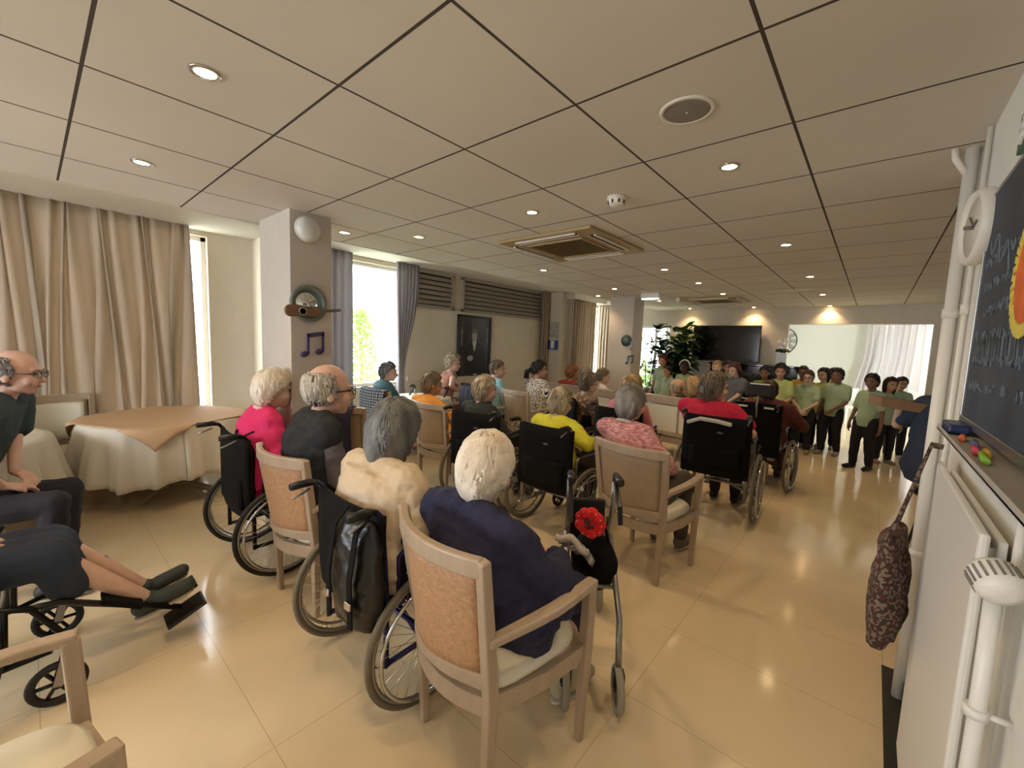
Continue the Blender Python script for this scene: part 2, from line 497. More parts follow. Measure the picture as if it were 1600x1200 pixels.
window('window_2', 'X', XL2 - 0.08, 2.75, 3.95, 0.86, 2.69, 1, 1)
window('window_3', 'X', XL3 - 0.08, 8.3, 9.45, 0.5, 2.62, 1, 1)
window('window_4', 'Y', YF + 0.05, -4.6, -3.52, 0.62, 2.13, 3, 1, 0.06)
window('window_5_added', 'Y', YB - 0.1, -4.6, -1.6, 0.9, 2.35, 3, 1)  # added unseen window, lets daylight in from behind
window('window_6', 'Y', 16.46, 0.55, 2.9, 0.75, 2.6, 2, 1)
window('window_7', 'X', -3.63, 10.6, 12.4, 0.9, 2.3, 2, 1)  # unseen side window, sized to set how bright the far room gets
window('window_8', 'X', 3.58, 13.0, 15.2, 0.9, 2.3, 2, 1)
daylight_portal((XL1 - 0.15, -0.7, 1.45), (0, -pi / 2, 0), 2.4, 4.3)
daylight_portal((XL2 - 0.15, 3.35, 1.77), (0, -pi / 2, 0), 1.8, 1.2)
daylight_portal((XL3 - 0.15, 8.87, 1.56), (0, -pi / 2, 0), 2.1, 1.15)
daylight_portal((-4.06, YF + 0.14, 1.38), (-pi / 2, 0, 0), 1.1, 1.5)
daylight_portal((-3.1, YB - 0.15, 1.62), (pi / 2, 0, 0), 3.0, 1.45)
daylight_portal((1.72, 16.55, 1.7), (-pi / 2, 0, 0), 2.35, 1.85)
daylight_portal((-3.66, 11.5, 1.6), (0, -pi / 2, 0), 1.4, 1.8)
daylight_portal((3.62, 14.1, 1.6), (0, pi / 2, 0), 1.4, 2.2)

# ------------------------------------------------------------------ downlights
def make_downlight():
    t = thing('downlight', '', 'ceiling light', (0, 0, CEIL))
    MB().lathe([(0.033, -0.001), (0.034, -0.006), (0.046, -0.005), (0.048, 0.0)], 20).build('trim_ring', m_chrome, t)
    MB().lathe([(0.001, -0.0045), (0.02, -0.005), (0.033, -0.0035)], 20, caps=False).build('lamp_lens', emis('lamp_glow', (255, 214, 150), 40.0), t)
    l = bpy.data.lights.new('lamp_light', 'SPOT'); l.energy = 19; l.color = (1.0, 0.72, 0.42)
    l.spot_size = radians(118); l.spot_blend = 0.7; l.shadow_soft_size = 0.03
    lo = bpy.data.objects.new('lamp_light', l); COL.objects.link(lo); lo.parent = t; lo.location = (0, 0, -0.012)
    return t
dl = make_downlight()
DL = [(-1.82, .44, 'lit round downlight nearest the top left, with the strongest glare'),
      (-3.04, .44, 'lit downlight above the tall curtain and cloth table'),
      (-1.83, 2.26, 'lit downlight just left of the large ceiling air vent'),
      (-3.06, 2.25, 'lit downlight to the right of the near column'),
      (-.61, 2.24, 'bright lit downlight right of the smoke detector'),
      (-.63, 4.07, 'lit downlight second along the right hand row of the ceiling'),
      (-.64, 5.85, 'lit downlight third along the right hand row of the ceiling'),
      (-.66, 7.64, 'lit downlight fourth along the right hand row of the ceiling'),
      (-1.86, 4.68, 'lit downlight just beyond the large ceiling air vent'),
      (-1.84, 5.81, 'lit downlight in front of the far ceiling vent, left of the pair'),
      (-1.86, 7.05, 'lit downlight right beside the far ceiling vent'),
      (-3.08, 4.07, 'lit downlight above the dark portrait poster'),
      (-3.08, 5.87, 'lit downlight just in front of the far column'),
      (-3.1, 7.67, 'small lit downlight right of the far column'),
      (-3.75, 6.56, 'small lit downlight left of the far column by the curtain'),
      (-3.08, 9.3, 'downlight casting a warm scallop above the fig plant'),
      (-1.88, 9.35, 'downlight casting a warm scallop above the right of the television'),
      (-.69, 9.42, 'downlight near the wall above the wide opening'),
      (-3.5, 1.8, 'unlit looking downlight behind the near column'),
      (-.61, .44, 'lit downlight over the nearest armchair'), (-1.82, -1.4, 'added downlight behind the viewer, middle row'),
      (-.61, -1.4, 'added downlight behind the viewer, right row'), (-3.04, -1.4, 'added downlight behind the viewer, left row')]  # the downlights behind the viewer are added, unseen, to light the room
for i, (x, y, lb) in enumerate(DL):
    if i == 0:
        dl.location = (x, y, CEIL); dl['label'] = lb; dl['group'] = 'recessed ceiling downlights'
    else: dup_thing(dl, lb, (x, y, CEIL if x > -3.86 else CEIL), 0)

# ------------------------------------------------------------------ ceiling fittings
def cassette(x, y, label, s=0.93):
    t = thing('air_conditioning_cassette', label, 'air vent', (x, y, CEIL))
    h = s / 2
    MB().box((0, 0, -0.012), (s, s, 0.024)).build('panel', m_gold, t, bevel=0.008)
    g = MB()
    for i in range(24):
        g.box((-.24 + .48 * i / 23, 0, -0.03), (0.008, 0.48, 0.01))
    g.box((0, 0, -0.026), (0.5, 0.5, 0.004))
    g.build('intake_grille', M('grille_bronze', (120, 100, 62), 0.5, 0.2), t)
    f = MB()
    for a in ((-.27, 0), (.27, 0)): f.box((a[0], 0, -0.031), (0.015, 0.56, 0.014))
    for a in ((0, -.27), (0, .27)): f.box((a[0], a[1], -0.031), (0.56, 0.015, 0.014))
    f.build('grille_frame', m_gold, t, bevel=0.002)
    for k in range(4):
        T = Matrix.Rotation(k * pi / 2, 4, 'Z')
        b = MB(); b.box((0, h - 0.085, -0.0255), (0.58, 0.055, 0.004), T)
        o = b.build('air_slot', M('slot_dark', (30, 26, 20), 0.8), t)
        c = MB(); c.box((0, h - 0.058, -0.031), (0.6, 0.02, 0.012), T, ); c.box((0, h - 0.112, -0.029), (0.6, 0.008, 0.01), T)
        c.build('louvre_flap', m_offw, o, bevel=0.002)
    return t
cassette(-2.12, 3.19, 'large square beige air conditioning cassette in the middle of the ceiling')
cassette(-2.18, 7.8, 'distant square air conditioning cassette in front of the television wall')
t = thing('ceiling_speaker', 'round grey ceiling speaker with pale rim', 'speaker', (-.61, 1.64, CEIL))
t.scale = (.82, .82, 1)
MB().lathe([(0.098, -0.002), (0.1, -0.006), (0.116, -0.005), (0.119, 0)], 40).build('rim', m_offw, t)
MB().lathe([(0.001, -0.008), (0.05, -0.0075), (0.099, -0.004)], 40, caps=False).build('mesh_cover', M('grey_mesh', (140, 132, 122), 0.7, bump=0.5, bs=400), t)
MB().lathe([(0.001, -0.011), (0.004, -0.010), (0.006, -0.007)], 12, caps=False).build('centre_stud', m_offw, t)
t = thing('smoke_detector', 'white domed smoke detector on the ceiling', 'smoke detector', (-1.24, 2.32, CEIL))
MB().lathe([(0.055, 0), (0.056, -0.012), (0.05, -0.016)], 28).build('base', m_offw, t)
MB().lathe([(0.05, -0.016), (0.048, -0.035), (0.036, -0.05), (0.001, -0.053)], 28, caps=False).build('dome', m_offw, t)
b = MB()
for k in range(8):
    a = 2 * pi * k / 8; b.box((0.0455 * cos(a), 0.0455 * sin(a), -0.032), (0.010, 0.01, 0.018), rot=(0, 0, a))
b.build('sensor_slot', m_blackp, t)
t = thing('emergency_light', 'white box emergency exit light fixed under the ceiling', 'light', (-2.79, 6.55, CEIL))
MB().box((0, 0, -0.045), (0.3, 0.1, 0.09)).build('housing', m_offw, t, bevel=0.01)
MB().box((0, -0.02, -0.098), (0.27, 0.06, 0.014)).build('lamp_strip', emis('strip_glow', (240, 245, 255), 3.0), t, bevel=0.004)
t = tag(MB().box((-2.62, 7.3, CEIL - 0.035), (0.07, 0.07, 0.07)).build('motion_sensor', m_offw, bevel=0.01), 'tiny white cube sensor beside the far ceiling vent', 'sensor')
t = tag(MB().box((-0.95, 7.1, CEIL - 0.006), (0.5, 0.28, 0.012)).build('ceiling_hatch', m_plaster, bevel=0.003), 'flat flush hatch in the ceiling beyond the right row of lights', 'hatch')

# ------------------------------------------------------------------ curtains
def curtain(name, label, axis, pos, a0, a1, z0, z1, mat, amp=0.05, folds=12, tie=None, group=None, gather=0.0, side=1):
    nr = 22; nc = folds * 10; P = []
    ph = [R.uniform(-.9, .9) for _ in range(folds + 2)]
    for i in range(nr + 1):
        v = i / nr; z = z1 + (z0 - z1) * v; row = []
        for j in range(nc + 1):
            u = j / nc; w = u * folds
            k = int(w); fr_ = w - k
            p = (ph[k] * (1 - fr_) + ph[k + 1] * fr_)
            d = amp * (0.55 + 0.45 * min(1, v * 3)) * sin(2 * pi * w + p * v * 1.6) + amp * .25 * sin(4 * pi * w + p * 3)
            uu = u + 0.012 * sin(p * 5 + v * 3)
            if tie is not None:
                vt, tu, tw = tie      # tied at height fraction vt, to position tu, width tw
                g = math.exp(-((v - vt) / 0.30) ** 2) if v < vt else math.exp(-((v - vt) / 0.5) ** 2)
                uu = uu * (1 - g) + (tu + (uu - 0.5) * tw) * g
            a = a0 + (a1 - a0) * uu
            row.append((pos + d, a, z) if axis == 'X' else (a, pos + d, z))
        P.append(row)
    o = MB().sheet(P, 0.006).build(name, mat)
    return tag(o, label, 'curtain', group)
curtain('curtain', 'wide floor length beige velvet curtain covering the big left window', 'X', XL1 + 0.16, -3.3, 1.26, 0.0, SOF, m_curt, 0.036, 44)
curtain('curtain', 'lilac grey curtain behind the near column, left of the bright window', 'X', XL2 + 0.14, 2.36, 3.0, 0.0, SOF, m_curt2, 0.035, 6)
curtain('curtain', 'lilac grey curtain tied back on the right of the bright window', 'X', XL2 + 0.14, 3.70, 4.12, 0.0, SOF, m_curt2, 0.035, 6, tie=(0.62, 0.22, 0.25))
curtain('curtain', 'narrow taupe curtain strip at the end of the louvred vents', 'X', XL2 + 0.1, 7.45, 7.7, 0.0, SOF, m_curt, 0.03, 3)
curtain('curtain', 'beige pleated curtain beside the poster pier, left of the narrow bright gap', 'X', XL3 + 0.12, 7.95, 8.98, 0.0, 2.64, m_curt, 0.045, 10)
curtain('curtain', 'short pink beige curtain between the narrow bright gap and the far column', 'Y', YF - 0.1, -5.29, -4.98, 0.0, 2.64, m_curt, 0.035, 4)
curtain('curtain', 'pale draped curtain looped to the side in the bright far room', 'Y', 15.9, -.2, 1.0, 0.5, 2.85, m_curtw, 0.06, 9, tie=(0.95, 0.42, 1.15))
curtain('curtain', 'sheer white net curtain over the window of the bright far room', 'Y', 16.25, 0.6, 2.95, 0.6, 2.7, m_curtw, 0.035, 20)
wall('trim_5', [((XL3, 7.9, 2.63), (XL3 + .2, 9.5, SOF)), ((XL3 + .2, YF - .18, 2.63), (-4.7, YF, SOF))], m_plaster)

# ------------------------------------------------------------------ louvred vents in the window wall
def louvre(y0, y1, z0, z1, label):
    t = thing('louvred_vent', label, 'vent', (XL2, y0, z0)); w = y1 - y0; h = z1 - z0
    f = MB()
    f.span((0, 0, 0), (0.05, 0.05, h)); f.span((0, w - .05, 0), (0.05, w, h)); f.span((0, 0, 0), (0.05, w, 0.05)); f.span((0, 0, h - .04), (0.05, w, h))
    f.build('frame', m_louv, t, bevel=0.003)
    s = MB(); n = 6
    for i in range(n):
        s.box((0.03, w / 2, 0.06 + (h - .12) * (i + .5) / n), (0.012, w - .1, (h - .1) / n * .86), rot=(0, -0.55, 0))
    s.build('slats', m_louv, t)
    MB().span((0.0, .04, .04), (0.004, w - .04, h - .04)).build('backing', M('vent_dark', (40, 36, 32), 0.9), t)
louvre(4.13, 4.95, 2.13, 2.73, 'short grey louvred vent next to the tied curtain')
louvre(5.13, 7.55, 2.13, 2.73, 'long grey louvred vent above the portrait poster')

# ------------------------------------------------------------------ portrait poster
def ellf(mb, cy, cz, ry, rz, x, n=20):
    vs = [(x, cy + ry * cos(2 * pi * k / n), cz + rz * sin(2 * pi * k / n)) for k in range(n)]
    vs2 = [(x - 0.001, v[1], v[2]) for v in vs]
    mb.add(vs + vs2, [list(range(n)), list(range(n, 2 * n))[::-1]] + [(k, n + k, n + (k + 1) % n, (k + 1) % n) for k in range(n)])
t = thing('portrait_poster', 'tall dark framed black and white portrait of a suited man', 'picture', (XL2 + 0.01, 5.05, .96))
PW, PH = 0.87, 1.12
f = MB()
for a, b_ in (((0, 0, 0), (.03, .045, PH)), ((0, PW - .045, 0), (.03, PW, PH)), ((0, 0, 0), (.03, PW, .045)), ((0, 0, PH - .045), (.03, PW, PH))): f.span(a, b_)
f.build('picture_frame', M('black_frame', (26, 26, 32), 0.4), t, bevel=0.004)
MB().span((0, .04, .04), (.012, PW - .04, PH - .04)).build('print', M('print_dark', (52, 52, 54), 0.3, var=0.6, vs=3), t)
b = MB(); b.add([(.0135, .18, .05), (.0135, .74, .05), (.0135, .70, .50), (.0135, .52, .64), (.0135, .34, .64), (.0135, .20, .50)], [(0, 1, 2, 3, 4, 5)]); b.build('printed_suit', M('print_suit', (24, 24, 27), 0.3), t)
b = MB(); ellf(b, .43, .75, .07, .105, .015); b.build('printed_face', M('print_face', (150, 146, 140), 0.4, var=0.3, vs=25), t)
b = MB(); ellf(b, .43, .83, .072, .045, .0158); b.build('printed_hair', M('print_hair', (96, 94, 92), .4, var=.3, vs=30), t)
b = MB(); b.add([(.015, .37, .65), (.015, .49, .65), (.015, .445, .46), (.015, .425, .46)], [(0, 1, 2, 3)]); b.build('printed_shirt', M('print_shirt', (180, 178, 172), 0.4), t)
b = MB(); ellf(b, .33, .33, .075, .05, .0155); b.build('printed_hands', M('print_hands', (170, 166, 158), 0.4, var=0.3, vs=30), t)
b = MB(); b.span((.0125, .09, .55), (.014, .13, .9)); b.build('printed_curtain', M('print_pale2', (110, 110, 108), 0.4, var=0.4, vs=12), t); b = MB(); b.span((.0125, .76, .6), (.014, .79, .92)); b.build('printed_background', M('print_pale', (120, 120, 118), 0.4, var=0.4, vs=12), t)
MB().span((.03, .41, .015), (.034, .48, .035)).build('plaque', m_white, t)

# papers on the pier
t = tag(MB().span((-5.66, 7.725, 1.75), (-5.36, 7.738, 2.1)).build('notice_frame', M('notice_paper', (176, 172, 158), 0.6, var=0.25, vs=14)), 'pale framed notice hung on the pier by the far curtain', 'notice')
t = thing('small_poster', 'small blue and white poster below the pale notice on the pier', 'poster', (-5.66, 7.73, 1.5))
MB().span((0, 0, 0), (.3, .006, .2)).build('sheet', M('poster_blue', (50, 76, 140), 0.6), t)
MB().span((.1, -.002, .02), (.2, 0, .19)).build('white_panel', m_white, t)
MB().span((.0, -.002, -.03), (.3, 0.004, .0)).build('pale_strip', M('poster_pale', (160, 170, 170), .6), t)

# ------------------------------------------------------------------ column 1 decorations (+x face, x=-3.18)
XC = -3.18
t = thing('wall_sconce', 'translucent white rounded sconce high on the near column', 'lamp', (XC, 1.36, 2.36))
T = Matrix.Rotation(pi / 2, 4, 'Y')
MB().lathe([(0.085, 0), (0.085, 0.02), (0.07, 0.045), (0.04, 0.058), (0.001, 0.062)], 24, T).build('shade', M('opal', (215, 216, 212), 0.3), t)
MB().lathe([(0.093, 0), (0.093, 0.01), (0.085, 0.012)], 24, T).build('backplate', m_offw, t)
t = thing('round_mirror', 'round mirror in a grey green frame on the near column', 'mirror', (XC, 1.36, 1.83))
MB().lathe([(0.118, 0.0), (0.135, 0.004), (0.135, 0.02), (0.118, 0.024), (0.1, 0.014), (0.1, 0)], 36, T).build('frame', M('mirror_frame', (110, 118, 112), 0.4), t)
MB().lathe([(0.001, 0.010), (0.108, 0.010), (0.108, 0.002)], 36, T, caps=False).build('glass', M('mirror_glass', (220, 225, 225), 0.03, 1.0), t)
# violin cut out
t = thing('wall_violin', 'brown wooden violin shaped cutout hung across the round mirror', 'decoration', (XC + 0.03, 1.34, 1.77))
b = MB(); out = []
for k in range(48):
    a = 2 * pi * k / 48; r = 0.062 + 0.014 * cos(2 * a)
    out.append((cos(a) * (0.13 + .0 * r), sin(a) * (0.052 + 0.018 * cos(2 * a) - 0.012 * cos(a))))
n = len(out)
b.add([(0, u - .03, w) for u, w in out] + [(0.022, u - .03, w) for u, w in out], [list(range(n))[::-1], list(range(n, 2 * n))] + [(k, (k + 1) % n, n + (k + 1) % n, n + k) for k in range(n)])
b.build('body', m_brown, t, bevel=0.003)
MB().box((0.02, 0.16, 0.02), (0.016, 0.16, 0.022), rot=(0.14, 0, 0)).build('neck', M('dark_neck', (96, 90, 84), .5), t, bevel=0.003)
MB().lathe([(0.022, 0.024), (0.026, 0.026), (0.03, 0.024)], 20, Matrix.Translation((0, -0.04, 0)) @ T).build('sound_hole', m_chrome, t)
def note(name, loc, s, mat, label, flip=False):
    t = MB(); 
    def at(y, z): return (0.0, y * s, z * s)
    for c in ((0.0, 0.0), (0.55, 0.1)):
        t.ell(at(c[0], c[1]), (0.012, 0.16 * s, 0.11 * s), rot=Matrix.Rotation(radians(15), 3, 'X'))
        t.box(at(c[0] + 0.13, c[1] + 0.36), (0.016, 0.07 * s, 0.72 * s))
    t.rib([at(0.1, 0.68), at(0.72, 0.78)], 0.016, 0.15 * s, side=(1, 0, 0))
    o = t.build(name, mat); o.location = loc
    return tag(o, label, 'decoration')
note('music_note', (XC + 0.012, 1.325, 1.46), 0.2, M('purple_felt', (72, 62, 104), 0.8), 'purple double music note stuck on the near column')
# column 2 decorations on the face toward the camera
YC = 6.85
t = thing('wall_clock', 'dark oval ornamental clock on the far column', 'clock', (-3.30, YC, 1.72))
T2 = Matrix.Rotation(pi / 2, 4, 'X')
MB().lathe([(0.09, 0), (0.1, 0.012), (0.085, 0.028), (0.001, 0.03)], 24, T2).build('case', M('dark_teal', (50, 66, 70), 0.5), t)
MB().lathe([(0.001, 0.033), (0.05, 0.031), (0.052, 0.028)], 20, T2, caps=False).build('dial', M('pale_dial', (90, 108, 108), 0.5), t)
t = note('music_note', (-3.27, YC - 0.012, 1.33), 0.17, M('teal_felt', (56, 92, 96), 0.8), 'small teal music note on the far column'); t.rotation_euler = (0, 0, radians(-90))
t = tag(MB().tube([(-3.22, YC - .03, 1.68), (-3.17, YC - .05, 1.72), (-3.15, YC - .05, 1.64), (-3.2, YC - .04, 1.56)], 0.014).build('hook_ornament', M('pale_blue_metal', (140, 160, 170), 0.4)), 'pale curved ornament hooked beside the oval clock', 'decoration')

# ------------------------------------------------------------------ television, cabinet piano, vase
t = thing('television', 'large black wall mounted television on the far wall', 'television', (-2.36, 9.4, 1.76))
TW, TH = 1.28, 0.74
MB().box((0, 0.02, 0), (TW, 0.045, TH)).build('housing', m_blackp, t, bevel=0.006)
MB().box((0, -0.006, 0.006), (TW - .03, 0.006, TH - .045)).build('screen', m_screen, t)
MB().box((0, 0.055, 0), (0.4, 0.04, 0.3)).build('wall_bracket', m_blackp, t)
t = thing('upright_piano', 'black upright piano under the television', 'piano', (-1.78, 9.1, 0))
m_lac = M('black_lacquer', (10, 10, 12), 0.12, coat=0.6)
MB().span((-.75, 0.02, 0), (.75, .34, 1.34)).build('case', m_lac, t, bevel=0.01)
MB().span((-.77, -.02, 1.34), (.77, .36, 1.375)).build('lid', m_lac, t, bevel=0.008)
MB().span((-.75, -.3, .6), (.75, .02, .72)).build('key_bed', m_lac, t, bevel=0.01)
MB().span((-.70, -.27, .72), (.70, -.1, .735)).build('keys', m_white, t)
b = MB()
for k in range(36):
    if k % 7 not in (2, 6): b.box((-.67 + k * .0385, -.15, .742), (.018, .09, .014))
b.build('black_keys', m_blackp, t)
for sx in (-.7, .7): MB().span((sx - .03, -.28, 0), (sx + .03, -.2, .6)).build('leg', m_lac, t, bevel=0.004)
MB().span((-.3, -.03, .98), (.3, .02, 1.22)).build('music_rest', m_lac, t, bevel=0.004)
t = thing('orchid_vase', 'white square vase with white orchids right of the television', 'plant', (-1.32, 9.26, 1.375))
MB().span((-.085, -.08, 0), (.085, .08, .24)).build('vase', m_white, t, bevel=0.008)
b = MB()
for k in range(40):
    a = R.uniform(0, 2 * pi); r = R.uniform(0, .11); b.ell((r * cos(a), r * sin(a), .25 + R.uniform(0, .05)), (.035, .03, .016), 6, 4)
b.build('moss', m_leafd, t)
b = MB()
for k in range(16):
    a = R.uniform(0, 2 * pi); h = R.uniform(.3, .52); r = R.uniform(0, .07) + (h - .3) * .1
    b.ell((r * cos(a), r * sin(a), h), (.026, .02, .024), 7, 5)
b.build('orchid_flowers', M('orchid_white', (236, 232, 228), 0.6), t)
MB().tube([(0, 0, .24), (.01, 0, .36), (.0, .01, .5)], 0.004).build('stem', m_leafd, t)
# fiddle leaf fig
def leafmesh(mb, base, d, L, W, droop=0.3, n=5):
    d = V(d).normalized(); side = d.cross(V((0, 0, 1)))
    side = side.normalized() if side.length > .05 else V((1, 0, 0))
    row = []
    for i in range(n + 1):
        u = i / n; p = V(base) + d * L * u - V((0, 0, 1)) * droop * L * u * u
        w = W * (sin(pi * (0.08 + 0.9 * u)) ** 0.7) * (0.6 + 0.6 * u) * .5
        if i == n: w = 0.004
        upv = side.cross(d).normalized() * w * 0.25
        row.append([p - side * w + upv, p, p + side * w + upv])
    mb.sheet(row, 0.002)
t = thing('fiddle_leaf_fig', 'tall dark green fiddle leaf fig left of the television', 'plant', (-3.22, 8.82, 0))
MB().lathe([(0.14, 0), (0.18, 0.34), (0.19, 0.36), (0.17, 0.36), (0.165, 0.32), (0.001, 0.32)], 24).build('pot', M('grey_pot', (80, 78, 76), .6), t)
st = MB(); lf = MB(); lime = MB()
for k in range(9):
    a = R.uniform(0, 2 * pi); tx = .42 * cos(a) * R.uniform(.3, 1); ty = .25 * sin(a); tz = R.uniform(1.35, 2.0)
    pts = [(0.03 * cos(a), .03 * sin(a), .3), (tx * .35, ty * .35, tz * .55), (tx, ty, tz)]
    st.tube(pts, [0.014, .011, .006], 6)
    for q in range(26):
        u = R.uniform(.35, 1); p = V(pts[1]).lerp(V(pts[2]), u * 2 - .7 if u > .35 else 0)
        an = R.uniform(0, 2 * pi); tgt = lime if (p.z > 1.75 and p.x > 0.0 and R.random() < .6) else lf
        leafmesh(tgt, p, (cos(an), sin(an), R.uniform(.1, .9)), R.uniform(.26, .42), R.uniform(.17, .26), R.uniform(.2, .6))
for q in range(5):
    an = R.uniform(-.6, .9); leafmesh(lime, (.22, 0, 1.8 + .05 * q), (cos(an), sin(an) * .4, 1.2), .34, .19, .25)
st.build('stem', m_brown, t); lf.build('leaves', m_leafd, t); lime.build('sun_tinted_leaves', m_lime, t)  # the lime leaves have the sunlight in their colour
t = thing('bushy_houseplant', 'shorter feathery dark houseplant in front of the far left window', 'plant', (-3.8, 9.0, 0))
MB().lathe([(0.12, 0), (0.15, 0.3), (0.16, 0.32), (0.14, .32), (0.001, 0.29)], 20).build('pot', m_white, t)
b = MB(); s_ = MB()
for k in range(150):
    a = R.uniform(0, 2 * pi); h = R.uniform(.7, 1.85); r = .42 * sqrt(R.random()) * (1.1 - abs(h - 1.25)); r = max(r, .03)
    p = (r * cos(a), r * sin(a) * .6, h); leafmesh(b, p, (cos(a), sin(a), R.uniform(-.1, .9)), R.uniform(.14, .24), .08, .5, 3)
    if k % 6 == 0: s_.tube([(0, 0, .3), (p[0] * .5, p[1] * .5, h * .6), p], .006, 5)
b.build('leaves', m_leafd, t); s_.build('stem', m_brown, t)

# ------------------------------------------------------------------ trees outside
def bush(loc, rx, ry, h, label, n=2200, mat=m_leaf, L=.11):
    t = thing('garden_shrub', label, 'shrub', loc)
    b = MB()
    for k in range(n):
        a = R.uniform(0, 2 * pi); u = sqrt(R.random()); z = R.uniform(0.15, 1) ; w = (1 - z * z * .75)
        p = V((rx * u * cos(a) * w, ry * u * sin(a) * w, h * z))
        an = R.uniform(0, 2 * pi); d = V((cos(an), sin(an), R.uniform(-.4, .8))).normalized(); s2 = d.orthogonal().normalized() * L * .28
        b.add([p, p + d * L * .5 + s2, p + d * L, p + d * L * .5 - s2], [(0, 1, 2, 3)])
    b.build('foliage', mat, t)
    MB().tube([(0, 0, 0), (0.03, 0, h * .4), (0, .02, h * .8)], [.05, .03, .01], 6).build('trunk', m_brown, t)
m_gl = M('garden_leaf', (150, 190, 100), .6, var=.3, vs=2, transl=.4)
bush((-7.5, 3.3, -.9), .9, 1.0, 2.25, 'leafy garden shrub low outside the bright window', mat=m_gl)
bush((-8.6, 4.8, -.9), .6, .6, 3.1, 'taller pointed garden shrub outside the bright window', mat=m_gl)
bush((-6.0, 12.0, -.4), 1.6, 1.0, 2.0, 'green hedge outside the far left window', mat=m_gl, n=3000, L=.16)
wall('ground_outside', [((-26, -12, -1.0), (-6.3, 30, -.9)), ((-6.3, 9.7, -.6), (-3.75, 30, -.5))], M('pale_ground', (200, 205, 190), .9))

# ------------------------------------------------------------------ armchair
def make_armchair(label, uph):
    t = thing('armchair', label, 'chair')
    arc = lambda w, y, bul, z, n=12: [(-w + 2 * w * i / n, y - bul * (1 - (2 * i / n - 1) ** 2), z) for i in range(n + 1)]
    # rear legs run up as the back posts
    for s in (-1, 1):
        MB().rib([(s * .215, -.215, 0), (s * .235, -.225, .44), (s * .255, -.265, .70), (s * .27, -.30, .945)], [.032, .045, .042, .04], [.03, .045, .042, .036], side=(1, 0, 0)).build('rear_leg', m_wood, t, bevel=0.006)
        MB().rib([(s * .245, .235, 0), (s * .255, .235, .42), (s * .268, .225, .69)], [.03, .045, .042], [.03, .042, .042], side=(1, 0, 0)).build('front_leg', m_wood, t, bevel=0.006)
        pts = []
        for i in range(9):
            u = i / 8; pts.append((s * (.258 + .035 * sin(pi * u) + .01 * u), -.262 + .505 * u, .655 + .02 * u + .022 * sin(pi * u) + (.03 * max(0, u - .5))))
        MB().rib(pts, [.04, .042, .046, .05, .052, .052, .05, .048, .046], .03).build('armrest', m_wood, t, bevel=0.008)
    MB().rib(arc(.262, -.298, .075, .918), .034, .062).build('top_rail', m_wood, t, bevel=0.007)
    MB().rib(arc(.238, -.235, .085, .50), .03, .05).build('lower_back_rail', m_wood, t, bevel=0.006)
    # curved upholstered back panel
    P = []
    for i in range(9):
        v = i / 8; z = .51 + .385 * v; w = .215 + .022 * v; y = -.238 - .052 * v; bul = .083 - .01 * v
        P.append([(-w + 2 * w * j / 14, y - bul * (1 - (2 * j / 14 - 1) ** 2), z) for j in range(15)])
    MB().sheet(P, .026).build('back_panel', uph, t)
    P = []
    for i in range(7):
        v = i / 6; z = .53 + .34 * v; w = .19 + .018 * v; y = -.222 - .05 * v; bul = .08
        P.append([(-w + 2 * w * j / 12, y - bul * (1 - (2 * j / 12 - 1) ** 2) + .012 * sin(pi * v) * sin(pi * j / 12), z) for j in range(13)])
    MB().sheet(P, .02).build('back_pad', m_cream, t)
    # seat apron
    ap = MB()
    ap.rib(arc(.235, -.225, .075, .40), .026, .07)
    for s in (-1, 1): ap.rib([(s * .232, -.22, .40), (s * .262, 0, .40), (s * .25, .235, .40)], .026, .07)
    ap.rib([(-.25, .235, .40), (0, .265, .40), (.25, .235, .40)], .026, .07)
    ap.build('seat_apron', m_wood, t, bevel=0.004)
    # cushion
    cs = MB(); n = 28; ring = []
    for k in range(n):
        a = 2 * pi * k / n; c, s_ = cos(a), sin(a)
        rx = .25 * (abs(c) ** .45) * (1 if c > 0 else -1); ry = (.245 if s_ > 0 else .27) * (abs(s_) ** .55) * (1 if s_ > 0 else -1)
        ring.append((rx, ry))
    S = []
    vs = []; lv = [(.96, .432), (1.0, .445), (1.0, .468), (.93, .486), (.6, .496), (.02, .499)]
    for f, z in lv:
        for rx, ry in ring: vs.append((rx * f, ry * f, z))
    fs = [(i * n + k, i * n + (k + 1) % n, (i + 1) * n + (k + 1) % n, (i + 1) * n + k) for i in range(len(lv) - 1) for k in range(n)]
    fs.append(list(range(n))[::-1]); fs.append([(len(lv) - 1) * n + k for k in range(n)])
    cs.add(vs, fs, True).build('seat_cushion', m_cream, t)
    return t
ch0 = make_armchair('nearest wooden armchair with textured tan back, under the navy cardigan sitter', m_uph)
ch0.location = (-1.05, 1.2, 0); ch0.rotation_euler = (0, 0, radians(-9)); ch0['group'] = 'limed wood armchairs'
chB = make_armchair('wooden armchair with plain smooth back, under the pink marled jumper sitter', m_uph2)
chB.location = (-1.17, 2.95, 0); chB.rotation_euler = (0, 0, radians(-7)); chB['group'] = 'limed wood armchairs'
G = 'limed wood armchairs'
dup_thing(ch0, 'wooden armchair under the bald man in the dark vest', (-2.5, 1.2, 0), 4, G)
dup_thing(chB, 'wooden armchair under the sitter in the orange top', (-3.50, 3.02, 0), 0, G)
dup_thing(chB, 'empty beige backed armchair in front of the woman in the leopard print blouse', (-3.72, 4.72, 0), -8, G)
dup_thing(chB, 'wooden armchair draped with the checked jacket by the bright window', (-4.78, 3.2, 0), 0, G)
dup_thing(chB, 'wooden armchair draped with the navy blazer in front of the portrait', (-4.22, 4.45, 0), -5, G)
dup_thing(chB, 'pale armchair pushed in between the two cloth covered tables on the left', (-5.45, .22, 0), -70, G)
dup_thing(ch0, 'wooden armchair cut off by the lower left corner of the view', (-1.42, -.17, 0), 4, G)
